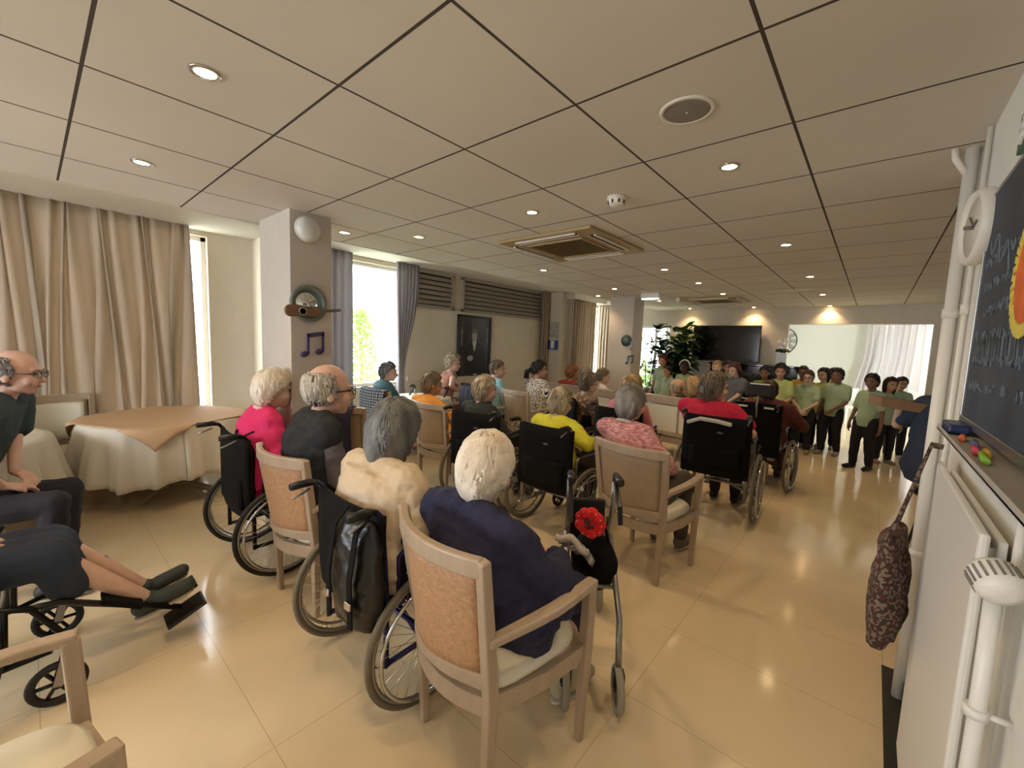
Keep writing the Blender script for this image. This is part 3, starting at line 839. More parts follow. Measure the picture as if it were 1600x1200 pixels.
dup_thing(chB, 'wooden armchair under the large man in the dark teal shirt', (-3.95, -.45, 0), -8, G)
dup_thing(chB, 'armchair of the curly haired woman sitting in front of the portrait', (-4.85, 4.15, 0), -25, G)

# ------------------------------------------------------------------ bench sofas
def bench(label, loc, rz, w, n):
    t = thing('bench_sofa', label, 'bench', loc, rz)
    MB().span((-w / 2, -.05, .80), (w / 2, .03, .92)).build('back_rail', m_wood, t, bevel=0.008)
    for s in (-1, 1):
        MB().span((s * w / 2 - .03, -.05, 0), (s * w / 2 + .03, .03, .88)).build('side_post', m_wood, t, bevel=0.006)
        MB().span((s * w / 2 - .025, .5, 0), (s * w / 2 + .025, .56, .4)).build('leg', m_wood, t, bevel=0.006)
    for i in range(n):
        a = -w / 2 + .04 + (w - .08) * i / n; b_ = -w / 2 + .04 + (w - .08) * (i + 1) / n
        MB().span((a + .01, -.045, .40), (b_ - .01, .05, .79)).build('back_cushion', m_cream, t, bevel=0.02)
    MB().span((-w / 2, -.02, .24), (w / 2, .56, .32)).build('seat_frame', m_wood, t, bevel=0.006)
    MB().span((-w / 2 + .03, .03, .32), (w / 2 - .03, .57, .46)).build('seat', m_cream, t, bevel=0.03)
    return t
bench('long pale bench sofa on the left, its back toward the wheelchairs', (-3.90, 6.08, 0), -5, 1.75, 3)
bench('long pale bench sofa on the right, behind the red shirted sitter', (-1.75, 5.98, 0), -10, 1.75, 3)

# ------------------------------------------------------------------ wheelchair
def circle(r, n=40, x=0.0):
    return [(x, r * cos(2 * pi * k / n), r * sin(2 * pi * k / n)) for k in range(n)]
def make_wheel(t, s, r=.305, tyre=m_tyre, x=.325, y=-.04):
    c = Matrix.Translation((s * x, y, r + .001))
    rim = MB().tube(circle(r - .032, 48), .011, 8, c, True).build('rear_wheel', m_alu, t)
    MB().tube(circle(r - .014, 48), .0155, 10, c, True).build('tyre', tyre, rim)
    pr_ = MB().tube(circle(r - .052, 48, s * .032), .0085, 8, c, True)
    for k in range(6):
        a = 2 * pi * k / 6; pr_.tube([(0, (r - .04) * cos(a), (r - .04) * sin(a)), (s * .032, (r - .052) * cos(a), (r - .052) * sin(a))], .004, 5, c)
    pr_.build('push_rim', m_chrome, rim)
    sp = MB()
    for k in range(28):
        a = 2 * pi * k / 28; a2 = a + (.5 if k % 2 else -.5)
        sp.tube([(s * .018 * (1 if k % 4 < 2 else -1), .022 * cos(a2), .022 * sin(a2)), (0, (r - .035) * cos(a), (r - .035) * sin(a))], .0014, 4, c)
    sp.build('spokes', m_chrome, rim)
    hb = MB(); hb.tube([(-.03, 0, 0), (.03, 0, 0)], .018, 12, c); hb.tube([(-.028, 0, 0), (-.022, 0, 0)], .03, 12, c); hb.tube([(.022, 0, 0), (.028, 0, 0)], .03, 12, c)
    hb.build('hub', m_alu, rim)
def make_caster(t, s, x=.285, y=.40, r=.095):
    c = Matrix.Translation((s * x, y, r + .001))
    w = MB().tube(circle(r - .016, 28), .016, 8, c, True).build('caster', m_rubber, t)
    b = MB(); 
    for k in range(6):
        a = 2 * pi * k / 6; b.tube([(0, 0, 0), (0, (r - .02) * cos(a), (r - .02) * sin(a))], .008, 5, c)
    b.tube([(-.022, 0, 0), (.022, 0, 0)], .016, 10, c); b.build('wheel_hub', m_blackp, w)
    f = MB(); 
    for q in (-1, 1): f.rib([V((s * x + q * .026, y, r)), V((s * x + q * .026, y + .03, 2 * r + .025))], .006, .03, side=(1, 0, 0))
    f.box((s * x, y + .03, 2 * r + .03), (.06, .035, .012)); f.tube([(s * x, y + .03, 2 * r + .03), (s * x, y + .03, 2 * r + .1)], .014, 8)
    f.build('fork', m_alu, w)
def make_wheelchair(label, frame, tyre, backh=.93, W=.258, pocket=True, leglift=False, patch=True):
    t = thing('wheelchair', label, 'wheelchair')
    for s in (-1, 1):
        b = MB()
        b.tube([(s * W, -.20, .20), (s * W, -.20, .50), (s * W, -.225, backh - .03), (s * W, -.25, backh), (s * W, -.30, backh + .012)], .0125, 8)
        b.tube([(s * W, -.20, .46), (s * W, .26, .47), (s * W, .34, .44), (s * W, .42, .30)], .0125, 8)
        b.tube([(s * W, -.20, .21), (s * W, .26, .22), (s * (W + .03), .39, .25)], .0125, 8)
        b.tube([(s * W, .26, .22), (s * W, .27, .47)], .0125, 8)
        b.tube([(s * W, -.14, .47), (s * W, -.14, .67), (s * W, -.1, .70), (s * W, .18, .70), (s * W, .22, .67), (s * W, .22, .47)], .011, 8)
        b.build('side_frame', frame, t)
        g = MB().tube([(s * W, -.255, backh + .003), (s * W, -.29, backh + .012), (s * W, -.375, backh + .008), (s * W, -.38, backh + .008)], [.013, .018, .018, .014], 10).build('push_handle', m_blackp, t)
        MB().tube([(s * W, -.29, backh - .02), (s * W, -.33, backh - .035), (s * W, -.37, backh - .05)], .006, 6).build('brake_lever', m_alu, g)
        MB().box((s * W, .03, .725), (.055, .30, .035)).build('armrest', m_blackp, t, bevel=0.012)
        MB().box((s * (W + .004), .04, .575), (.008, .34, .22)).build('side_panel', m_blackp, t, bevel=0.003)
        f = MB(); f.tube([(s * W * .8, .40, .42), (s * W * .78, .50, .16)], .011, 8); f.tube([(s * W, .33, .44), (s * W * .8, .40, .42)], .011, 8)
        fo = f.build('footrest', frame, t)
        MB().box((s * W * .5, .54, .125), (.15, .15, .014), rot=(.12, 0, 0)).build('foot_plate', m_blackp, fo, bevel=0.004)
        h = MB().tube([(s * (W + .02), .17, .50), (s * (W + .04), .24, .62)], .007, 6); h.ell((s * (W + .04), .24, .63), .013, 8, 6)
        h.build('parking_brake', m_blackp, t)
        make_wheel(t, s, tyre=tyre); make_caster(t, s)
    x = MB()
    x.tube([(-W, -.02, .24), (W, .0, .44)], .012, 8); x.tube([(W, -.02, .24), (-W, .0, .44)], .012, 8); x.tube([(-W - .06, -.04, .306), (W + .06, -.04, .306)], .012, 8)
    x.build('cross_brace', frame, t)
    P = [[((W + .02) * (-1 + j / 5), -.215 - (.03 * sin(pi * j / 10)) - .01 * i / 8 - .01 * sin(pi * i / 8), .40 + (backh - .02 - .40) * i / 8) for j in range(11)] for i in range(9)]
    bk = MB().sheet(P, .022).build('backrest', m_black, t)
    if pocket: 
        P = [[(-W * .82 + 1.64 * W * j / 8, -.252 - .012 * sin(pi * j / 8), .46 + .2 * i / 5) for j in range(9)] for i in range(6)]
        MB().sheet(P, .012).build('back_pocket', m_black, bk)
    if patch:
        MB().ell((.03, -.268, backh - .16), (.036, .003, .012), 14, 6).build('maker_badge', M('grey_badge', (90, 90, 94), .5), bk)
    P = [[(-W + 2 * W * j / 8, -.19 + .43 * i / 6, .475 - .012 * sin(pi * j / 8)) for j in range(9)] for i in range(7)]
    MB().sheet(P, .035).build('seat', m_black, t)
    return t
G2 = 'manual wheelchairs'
wcA = make_wheelchair('wheelchair with dark blue frame under the cream jumper sitter', m_bluef, m_tyre, .90, .25, patch=False)
wcA['group'] = G2; wcA.location = (-1.71, 1.13, 0); wcA.rotation_euler = (0, 0, radians(1))
wcB = make_wheelchair('wheelchair with black frame under the pink clothed sitter by the cloth table', M('black_tube', (20, 20, 22), .3, .6), M('black_tyre', (34, 33, 30), .7), .95, patch=False)
wcB['group'] = G2; wcB.location = (-3.19, 1.10, 0); wcB.rotation_euler = (0, 0, radians(0))
wcC = make_wheelchair('wheelchair under the sitter in yellow, its plain black back toward the viewer', m_alu, m_tyre, .955)
wcC['group'] = G2; wcC.location = (-1.98, 2.98, 0); wcC.rotation_euler = (0, 0, radians(-2))
dup_thing(wcC, 'wheelchair under the white haired sitter in dark green', (-2.84, 2.96, 0), 10, G2)
dup_thing(wcC, 'wheelchair under the sitter in red, its wide black back toward the viewer', (-1.08, 4.45, 0), 4, G2, 1.06)
dup_thing(wcC, 'wheelchair under the blond sitter in striped pink', (-2.06, 4.42, 0), 0, G2)
dup_thing(wcB, 'wheelchair under the curly haired sitter in the floral blouse', (-2.84, 4.65, 0), -24, G2)
wcD = dup_thing(wcB, 'wheelchair at the lower left with raised feet in grey shoes', (-2.78, -.38, 0), -2, G2)
for c in list(wcD.children_recursive):
    if c.name.split('.')[0] in ('footrest', 'foot_plate'): bpy.data.objects.remove(c)
for s in (-1, 1):
    lr = MB(); lr.tube([(s * .25, .33, .44), (s * .18, .42, .40), (s * .13, .84, .16)], .014, 8)
    lr.build('leg_rest', m_blackp, wcD)
    MB().box((s * .12, .62, .295), (.13, .16, .03), rot=(-.55, 0, 0)).build('calf_pad', m_black, wcD, bevel=.01)
    MB().box((s * .11, .86, .125), (.14, .18, .018), rot=(.42, 0, 0)).build('foot_plate', m_blackp, wcD, bevel=.006)
# reclining wheelchair with headrest
t = make_wheelchair('reclining black wheelchair with a padded headrest', M('dark_red_tube', (52, 24, 26), .4, .4), m_tyre, 1.0, .215, False, patch=False)
t['group'] = G2; t.location = (-.95, 5.78, 0); t.rotation_euler = (0, 0, radians(-4))
P = [[(-.24 + .48 * j / 10, -.25 + .035 * abs(j / 5 - 1) ** 2 - .03 * i / 8, .42 + .60 * i / 8) for j in range(11)] for i in range(9)]
MB().sheet(P, .06).build('back_shell', m_black, t, bevel=.01)
h = MB().box((0, -.27, 1.17), (.30, .09, .17)).build('headrest', M('dark_padding', (34, 26, 24), .6), t, bevel=.03)
MB().tube([(0, -.30, .85), (0, -.33, 1.0), (0, -.29, 1.15)], .012).build('headrest_stem', m_alu, t)
MB().span((-.09, -.318, 1.235), (.11, -.313, 1.25)).build('white_strip', m_white, h)
for x_ in (-.15, .12): MB().span((x_ - .05, -.318, .965), (x_ + .05, -.312, .985)).build('reflective_tab', m_white, t)

# ------------------------------------------------------------------ rollators
def make_rollator(label, loc, rz, col=m_alu, X=.27, hz=0.0, RY=-.30):
    t = thing('rollator', label, 'walker', loc, rz)
    for s in (-1, 1):
        b = MB()
        b.tube([(s * X, .30, .13), (s * X, .22, .42), (s * X, .02, .70), (s * X, -.04, .88 + hz)], .0135, 8)
        b.tube([(s * X, RY, .13), (s * X, RY + .06, .38), (s * X, .02, .60), (s * X, .12, .55)], .0145, 8)
        b.build('side_frame', col, t)
        hd = MB().tube([(s * X, -.03, .86 + hz), (s * X, -.06, .90 + hz), (s * X, -.17, .905 + hz), (s * X, -.19, .90 + hz)], [.014, .019, .02, .016], 10).build('hand_grip', m_blackp, t)
        MB().rib([(s * X, -.05, .875 + hz), (s * X, -.1, .84 + hz), (s * X, -.2, .79 + hz), (s * X, -.24, .72 + hz)], .022, .02).build('brake_lever', m_blackp, hd, bevel=.004)
        MB().tube([(s * (X - .02), .02, .70), (s * (X - .02), .05, .5), (s * (X - .02), .2, .3)], .004, 6).build('brake_cable', m_blackp, t)
        for y in (.30, RY):
            c = Matrix.Translation((s * X, y, .1))
            w = MB().tube(circle(.083, 30), .017, 10, c, True).build('wheel', M('pale_rubber', (150, 144, 128), .7), t)
            d = MB(); d.tube([(-.01, 0, 0), (.01, 0, 0)], .07, 20, c); d.tube([(-.02, 0, 0), (.024, 0, 0)], .013, 10, c)
            d.build('wheel_disc', m_blackp, w)
            MB().box((s * X, y, .15), (.05, .05, .07)).build('wheel_fork', m_blackp, w, bevel=.006)
    x = MB(); x.tube([(-X, .1, .52), (X, .1, .52)], .012, 8); x.build('cross_bar', col, t)
    MB().tube([(-X, -.2, .44), (X, -.2, .44)], .01, 8).build('cross_bar', col, t)
    (MB().span((-X + .02, .1, .50), (X - .02, .13, .76)) if X < .2 else MB().span((-.22, -.16, .53), (.22, .1, .555))).build('seat', m_blackp, t, bevel=.01)
    return t
r1 = make_rollator('rollator with black grips beside the nearest armchair, carrying the black bag', (-1.06, 1.90, 0), 36, X=.115, hz=.05, RY=-.42)
r2 = make_rollator('folded walking frame standing by the bright window', (-5.05, 4.0, 0), 30)

# black bag with the red flower and the folded towel on the rollator
t = thing('shoulder_bag', 'black bag hanging in the rollator beside the red flower', 'bag', (-.98, 1.82, .42))
b = MB().ell((0, 0, .1), (.13, .08, .15), 18, 12); organic(b, 'pouch', m_black, t, .012, 3, .02, .08)
MB().tube([(-.11, 0, .16), (-.08, 0, .3), (.04, 0, .33), (.1, 0, .16)], .008).build('strap', m_black, t)
t = thing('flower_brooch', 'red fabric flower with a beaded centre on the black bag', 'flower', (-.955, 1.72, .76), 15)
b = MB()
for k in range(9):
    a = 2 * pi * k / 9; b.ell((.047 * cos(a), -.008 * (k % 2), .047 * sin(a)), (.031, .016, .031), 10, 7, rot=Matrix.Rotation(-a, 3, 'Y'))
b.ell((0, 0, 0), (.045, .016, .045), 12, 8)
b.build('petals', M('red_felt', (214, 24, 26), .7), t)
b = MB()
for k in range(36):
    a = R.uniform(0, 2 * pi); r = .024 * sqrt(R.random()); b.ell((r * cos(a), -.022, r * sin(a)), .0045, 6, 4)
b.build('beaded_centre', M('dark_beads', (84, 52, 58), .3), t)
b = MB()
for k in range(12):
    a = 2 * pi * k / 12; MB().ell((.06 * cos(a), -.02, .06 * sin(a)), .003, 6, 4).build('pearl', m_white, t)
t = thing('folded_towel', 'folded white and grey cloth tucked below the red flower', 'towel', (-1.01, 1.68, .60))
for k in range(4):
    P = [[(-.09 + .18 * j / 10, .02 + .01 * i - .02 * k, .0 + .022 * k - .05 * (j / 10 - .4) ** 2 * 2 + .012 * sin(j + k) + .012 * i) for j in range(11)] for i in range(3)]
    MB().sheet(P, .012).build('towel_fold', M('towel_white', (200, 194, 180), .9, bump=.5, bs=200) if k % 2 else M('towel_grey', (150, 144, 132), .9, bump=.5, bs=200), t)
t = thing('backpack', 'black bag with buckles hung behind the cream jumper sitter', 'bag', (-1.54, .85, .36), 4)
b = MB().secs([((0, 0, .05), .13, .06, 0), ((0, 0, .2), .16, .075, 0), ((0, .0, .40), .15, .065, 0), ((0, .01, .50), .1, .04, 0)])
organic(b, 'sack', M('shiny_black_nylon', (14, 14, 16), .35, bump=.2, bs=40), t, .012, 3, .035, .1)
for x_ in (-.07, .08):
    MB().rib([(x_, -.085, .1), (x_, -.09, .3), (x_, -.06, .48), (x_, .0, .54)], .03, .006, side=(1, 0, 0)).build('strap', m_black, t)
    MB().box((x_, -.096, .2), (.036, .012, .03)).build('buckle', m_chrome, t, bevel=.003)
t = thing('hanging_bag', 'tall black bag hanging on the back of the wheelchair by the cloth table', 'bag', (-3.12, .90, .38), -2)
b = MB().secs([((0, 0, .03), .15, .04, 0), ((0, 0, .2), .17, .06, 0), ((0, .0, .46), .16, .05, 0), ((0, .01, .5), .13, .03, 0)])
organic(b, 'sack', m_black, t, .014, 3, .03, .12)
for x_ in (-.1, .1): MB().rib([(x_, -.05, .42), (x_, -.01, .56), (x_, .04, .58)], .025, .006, side=(1, 0, 0)).build('strap', m_black, t)

# ------------------------------------------------------------------ tables with cloths
def cloth_table(label, cl, loc, r, ztop, zhem, overlay=None, nf=16, seed=1):
    rr = random.Random(seed)
    t = thing('round_table', label, 'table', loc)
    MB().lathe([(r - .02, ztop - .03), (r, ztop - .025), (r, ztop - .005), (r - .02, ztop)], 48).build('tabletop', m_wood, t)
    MB().lathe([(.06, .05), (.045, .3), (.05, ztop - .03)], 20).build('pedestal', m_wood, t)
    for k in range(4):
        a = pi / 4 + k * pi / 2; MB().rib([(0, 0, .09), (.2 * cos(a), .2 * sin(a), .07), (.4 * cos(a), .4 * sin(a), .025)], .06, .05).build('foot', m_wood, t, bevel=.008)
    n = 160; P = []; ph = rr.uniform(0, 6)
    lv = [(0.01, 0), (.5, 0), (.93, 0), (1.0, .004), (1.012, .02)] + [(1.015, .02 + (ztop - zhem) * i / 10) for i in range(1, 11)]
    for f, dz in lv:
        row = []
        for k in range(n + 1):
            a = 2 * pi * k / n; d = min(1, dz / .4)
            w = (.045 * sin(nf * a + .8 * sin(3 * a + ph)) + .02 * sin(2.3 * nf * a + ph)) * d
            rad = (r + .012) * f + w + .05 * d
            sag = .03 * sin(4 * a + ph) * d
            row.append((rad * cos(a), rad * sin(a), ztop + .006 - dz + sag))
        P.append(row)
    c = MB().sheet(P, .004).build('tablecloth', m_cloth); c.location = loc; tag(c, cl, 'tablecloth')
    if overlay:
        h = (r + .24) / 1.414; nn = 44; P = []; oa = radians(overlay[1])
        for i in range(nn + 1):
            row = []
            for j in range(nn + 1):
                x = -h + 2 * h * i / nn; y = -h + 2 * h * j / nn
                q = sqrt(x * x + y * y); R0 = r + .04
                if q <= R0: p = (x, y, ztop + .014)
                else:
                    e = q - R0; a = atan2(y, x); rad = R0 + .034 + .015 * min(1, e / .1) + .02 * sin(9 * a) * min(1, e / .2)
                    p = (rad * cos(a), rad * sin(a), ztop + .012 - e)
                row.append((p[0] * cos(oa) - p[1] * sin(oa), p[0] * sin(oa) + p[1] * cos(oa), p[2]))
            P.append(row)
        o = MB().sheet(P, .003).build('table_overlay', m_tan); o.location = loc; tag(o, overlay[0], 'tablecloth')
    return t
cloth_table('round dining table under the tan topped white cloth', 'long white cloth hanging in folds round the empty table by the curtain', (-5.2, .86, 0), .61, .75, .27, ('tan square top cloth with one corner hanging over the white cloth', 28))
cloth_table('round table at the left edge behind the large seated man', 'white cloth on the partly hidden table at the left edge', (-4.85, -.55, 0), .62, .75, .3, seed=5)
cloth_table('round table in front of the bright window', 'white cloth brightly lit on the table under the bright window', (-5.0, 3.75, 0), .42, .76, .35, seed=9)

# ------------------------------------------------------------------ radiator, pipes, board and other things on the near right wall
t = thing('radiator', 'tall flat white panel radiator low on the near right wall', 'radiator', (0, 0, 0))
XR = .2
MB().span((XR, 1.29, .12), (XR + .018, 2.12, 1.24)).build('front_panel', m_white, t, bevel=.006)
MB().span((XR + .035, 1.33, .14), (XR + .05, 2.08, 1.22)).build('rear_panel', m_white, t, bevel=.004)
b = MB()
for k in range(20): b.span((XR + .018, 1.34 + k * .038, .16), (XR + .035, 1.344 + k * .038, 1.2))
b.build('fins', m_offw, t)
v = MB().lathe([(.012, -.03), (.03, -.025), (.036, -.01), (.036, .025), (.03, .034), (.001, .036)], 28, Matrix.Translation((.212, 1.16, 1.19)) @ Matrix.Rotation(radians(-60), 4, 'X') @ Matrix.Rotation(radians(-18), 4, 'Y')).build('thermostat_valve', m_white, t)
b = MB()
for k in range(20):
    a = 2 * pi * k / 20; b.box((.036 * cos(a), .036 * sin(a), .008), (.004, .004, .03), Matrix.Translation((.212, 1.16, 1.19)) @ Matrix.Rotation(radians(-60), 4, 'X') @ Matrix.Rotation(radians(-18), 4, 'Y'), rot=(0, 0, a))
b.build('valve_slots', M('slot_grey', (120, 118, 112), .6), v)
MB().tube([(.212, 1.3, 1.17), (.212, 1.24, 1.17), (.212, 1.2, 1.17)], .014).build('valve_elbow', m_chrome, v)
p = MB().tube([(.214, 1.185, 1.16), (.216, 1.185, .9), (.216, 1.185, .0)], .013, 12).build('supply_pipe', m_white, t)
b = MB(); b.tube([(.214, 1.185, .925), (.214, 1.185, .905)], .019, 12); b.tube([(.214, 1.185, .915), (XW, 1.185, .915)], .006, 8); b.build('pipe_clip', m_white, p)
MB().tube([(.244, 1.235, .0), (.244, 1.235, .9), (.244, 1.235, 1.6 - .3)], .007, 10).build('return_pipe', m_white, t)
for i, (x, y, r, lb) in enumerate([(.228, 2.62, .022, 'thick white painted heating pipe rising to the ceiling'), (.24, 2.72, .017, 'second white painted heating pipe behind the thick one'), (.25, 2.42, .009, 'thin white pipe nearest the chalkboard')]):
    t = thing('heating_pipe', lb, 'pipe', (x, y, 0), group='vertical pipes in the corner')
    MB().tube([(0, 0, 0), (0, 0, CEIL)], r, 16).build('pipe', m_offw, t)
    MB().tube([(0, 0, 1.78), (0, 0, 1.82)], r + .005, 16).build('collar', m_offw, t); MB().tube([(0, 0, .7), (0, 0, .73)], r + .005, 16).build('collar', m_offw, t)
MB_ = MB().tube([(0, -.0, CEIL - .12), (-.05, -.03, CEIL - .04), (-.055, -.03, CEIL)], .012, 10)
o = MB_.build('pipe_branch', m_offw); o.location = (.228, 2.62, 0); tag(o, 'short forked branch at the top of the thick heating pipe', 'pipe')
# chalkboard
XB = XW - .022
t = thing('chalkboard', 'dark slate blue chalkboard with chalk writing on the right wall', 'chalkboard', (0, 0, 0))
MB().span((XB, .5, 1.42), (XW, 2.04, 2.12)).build('slate', M('slate_blue', (56, 64, 76), .7, var=.3, vs=5, bump=.1), t)
b = MB(); b.span((XB - .006, .48, 1.395), (XW, 2.05, 1.42)); b.span((XB - .006, 2.04, 1.395), (XW, 2.048, 2.13)); b.span((XB - .003, .48, 2.12), (XW, 2.05, 2.13))
b.build('frame', m_steel, t, bevel=.002)
m_chalk = M('chalk', (116, 124, 132), .95)
b = MB(); x = XB - .001
b.tube([(x, 1.96 - .012 * i, 1.97 - .035 * sin(i * .55) - .004 * i) for i in range(26)], .0022, 5)
rr = random.Random(3)
for line in range(6):
    z = 1.90 - line * .075; y = 1.99
    while y > .9:
        w = rr.uniform(.01, .03)
        pts = [(x, y - w * i / 4, z + rr.uniform(-.018, .018)) for i in range(5)]
        if rr.random() < .8: b.tube(pts, .0016, 4)
        y -= w + rr.uniform(.004, .02)
b.build('chalk_writing', m_chalk, t)['kind'] = 'stuff'
b = MB()
for k in range(9):
    y = 1.95 - .05 * k * 1.6; b.tube([(x, y, 1.60), (x, y - .004, 1.66 + rr.uniform(0, .03)), (x, y - .016, 1.62), (x, y - .02, 1.68), (x, y - .03, 1.6)], .0018, 4)
b.build('chalk_sketch', m_chalk, t)['kind'] = 'stuff'
T = Matrix.Translation((XB - .0025, 1.42, 1.80)) @ Matrix.Rotation(-pi / 2, 4, 'Y')
o = MB().lathe([(.135 + .006 * (i % 2), z) for i, z in enumerate((0, .003))], 40, T).build('paper_sun', M('orange_paper', (232, 112, 50), .8, var=.3, vs=14)); tag(o, 'round orange paper sun with yellow border on the chalkboard', 'decoration')
b = MB()
for k in range(40):
    a = 2 * pi * k / 40; b.box((.132 * cos(a), .132 * sin(a), .0045), (.03, .016, .002), T, rot=(0, 0, a + rr.uniform(-.4, .4)))
b.build('yellow_border', M('yellow_paper', (226, 206, 90), .8), o)
t = thing('chalk_tray', 'narrow metal tray along the bottom of the chalkboard', 'tray', (0, 0, 0))
b = MB(); b.span((.178, .48, 1.372), (XW, 1.98, 1.378)); b.span((.178, .48, 1.372), (.181, 1.98, 1.388))
b.build('ledge', M('tray_grey', (176, 170, 160), .5), t, bevel=.001)
o = MB().span((.185, 1.80, 1.379), (.235, 1.95, 1.408)).build('chalk_eraser', M('navy_plastic', (34, 40, 84), .4), bevel=.007); tag(o, 'navy blue board eraser at the far end of the chalk tray', 'eraser')
for (y0, y1, xx, c, lb) in [(1.66, 1.72, .2, (226, 120, 70), 'orange stick of chalk on the tray'), (1.56, 1.63, .212, (90, 110, 150), 'blue grey stick of chalk on the tray'), (1.44, 1.53, .2, (214, 80, 96), 'red pink stick of chalk on the tray'), (1.42, 1.49, .214, (232, 190, 70), 'yellow stick of chalk beside the red pink one'), (1.33, 1.44, .2, (150, 190, 70), 'green stick of chalk at the near end of the tray')]:
    o = MB().tube([(xx, y0, 1.386), (xx + .008, y1, 1.386)], .0075, 8).build('chalk_stick', M('chalk_%d' % int(y0 * 100), c, .9)); tag(o, lb, 'chalk')
# white wall clock seen edge-on
t = thing('wall_clock', 'large white wall clock seen edge on, in front of the pipes', 'clock', (.208, 2.12, 2.05))
t.rotation_euler = (0, 0, radians(7)); t.scale = (1, .8, .8)
T = Matrix.Rotation(-pi / 2, 4, 'Y')
MB().lathe([(.115, -.045), (.15, -.04), (.16, -.02), (.155, .0), (.142, .01), (.13, .0), (.122, -.01)], 44, T).build('rim', m_offw, t)
MB().lathe([(.001, -.004), (.125, -.004), (.125, -.03)], 40, T, caps=False).build('dial', M('clock_dial', (206, 198, 186), .5), t)
b = MB(); b.box((-.0, 0.02, 0.03), (.004, .07, .006), rot=(.7, 0, 0)); b.box((0, -.02, .01), (.004, .06, .008), rot=(-.3, 0, 0)); b.tube([(-.02, 0, 0), (.01, 0, 0)], .008)
b.build('hands', M('hand_grey', (110, 104, 96), .5), t)
b = MB()
for k in range(12):
    a = 2 * pi * k / 12; b.box((.006, .105 * cos(a), .105 * sin(a)), (.003, .018, .006), rot=(a, 0, 0))
b.build('hour_marks', M('mark_grey', (120, 114, 106), .5), t)
for c in t.children: pass
t = thing('exit_sign', 'green exit sign with a white symbol above the chalkboard', 'sign', (XW - .012, 1.75, 2.24))
MB().span((0, -.18, -.055), (.012, .12, .055)).build('plate', M('exit_green', (34, 92, 62), .4), t, bevel=.002)
b = MB(); b.ell((-.002, .07, .032), (.002, .011, .011)); b.tube([(-.001, .065, .018), (-.001, .05, -.008), (-.001, .07, -.04)], .007); b.tube([(-.001, .05, -.008), (-.001, .03, -.035)], .007); b.tube([(-.001, .085, .0), (-.001, .065, .016), (-.001, .04, .004)], .005)
b.span((-.002, -.02, -.045), (0, .01, .04)); b.build('white_symbol', m_white, t)
# floral bag hung on the radiator
t = thing('floral_bag', 'dark red floral cloth bag hanging from the far end of the radiator', 'bag', (.125, 2.2, .50), -8)
m_fl = pattern('dark_floral', 'floral', (92, 34, 34), (54, 40, 36), 95, .85, (120, 104, 84))
b = MB().secs([((0, 0, 0), .045, .17, 0), ((0, 0, .08), .06, .19, 0), ((0, .0, .25), .055, .17, 0), ((0, .0, .40), .035, .15, 0), ((0, 0, .43), .025, .15, 0)])
organic(b, 'sack', m_fl, t, .014, 3, .035, .1)
MB().rib([(-.01, -.12, .40), (.035, -.10, .62), (.07, -.09, .79), (.1, -.08, .79)], .05, .01, side=(0, 1, 0)).build('strap', m_fl, t)
MB().rib([(-.01, .12, .40), (.035, .0, .62), (.07, -.05, .795), (.1, -.06, .79)], .05, .01, side=(0, 1, 0)).build('strap', m_fl, t)

# ------------------------------------------------------------------ the bright far room
t = thing('roman_wall_clock', 'large openwork clock with bar numerals in the bright far room', 'clock', (-2.42, 16.38, 2.02))
b = MB(); b.tube([V((p[1], 0, p[2])) for p in circle(.46, 40)], .014, 6, None, True); b.tube([V((p[1], 0, p[2])) for p in circle(.28, 30)], .01, 6, None, True); b.build('rings', M('iron', (70, 68, 66), .5), t)
b = MB()
for k in range(12):
    a = 2 * pi * k / 12
    for q in (-.03, .03): b.box((.37 * cos(a) - q * sin(a), 0, .37 * sin(a) + q * cos(a)), (.16, .01, .02), rot=(0, -a, 0))
b.build('numerals', M('iron2', (70, 68, 66), .5), t)
def plain_table(label, loc, rz, L=1.4, W=.8):
    t = thing('white_table', label, 'table', loc, rz)
    MB().span((-L / 2, -W / 2, .72), (L / 2, W / 2, .75)).build('tabletop', m_offw, t, bevel=.004)
    for a in (-1, 1):
        for c in (-1, 1): MB().span((a * (L / 2 - .05) - .02, c * (W / 2 - .05) - .02, 0), (a * (L / 2 - .05) + .02, c * (W / 2 - .05) + .02, .72)).build('leg', m_offw, t)
    return t
plain_table('white table standing by the window of the bright far room', (1.3, 14.2, 0), 0, 1.8, .9)
plain_table('white table just beyond the opening behind the children', (.1, 13.2, 0), 10)
def plain_chair(label, loc, rz):
    t = thing('white_chair', label, 'chair', loc, rz)
    for a in (-1, 1):
        MB().rib([(a * .2, -.2, 0), (a * .2, -.2, .45), (a * .2, -.25, .9)], .035, .035, side=(1, 0, 0)).build('rear_leg', m_offw, t)
        MB().rib([(a * .2, .2, 0), (a * .2, .2, .45)], .035, .035, side=(1, 0, 0)).build('front_leg', m_offw, t)
    MB().span((-.22, -.21, .43), (.22, .22, .48)).build('seat', m_offw, t, bevel=.01)
    MB().box((0, -.235, .75), (.42, .03, .28), rot=(.15, 0, 0)).build('backrest', m_offw, t, bevel=.01)
    return t
plain_chair('white chair in the bright far room left of the first table', (-.5, 12.2, 0), 20)
plain_chair('white chair in the bright far room right of the first table', (1.0, 12.6, 0), -30)

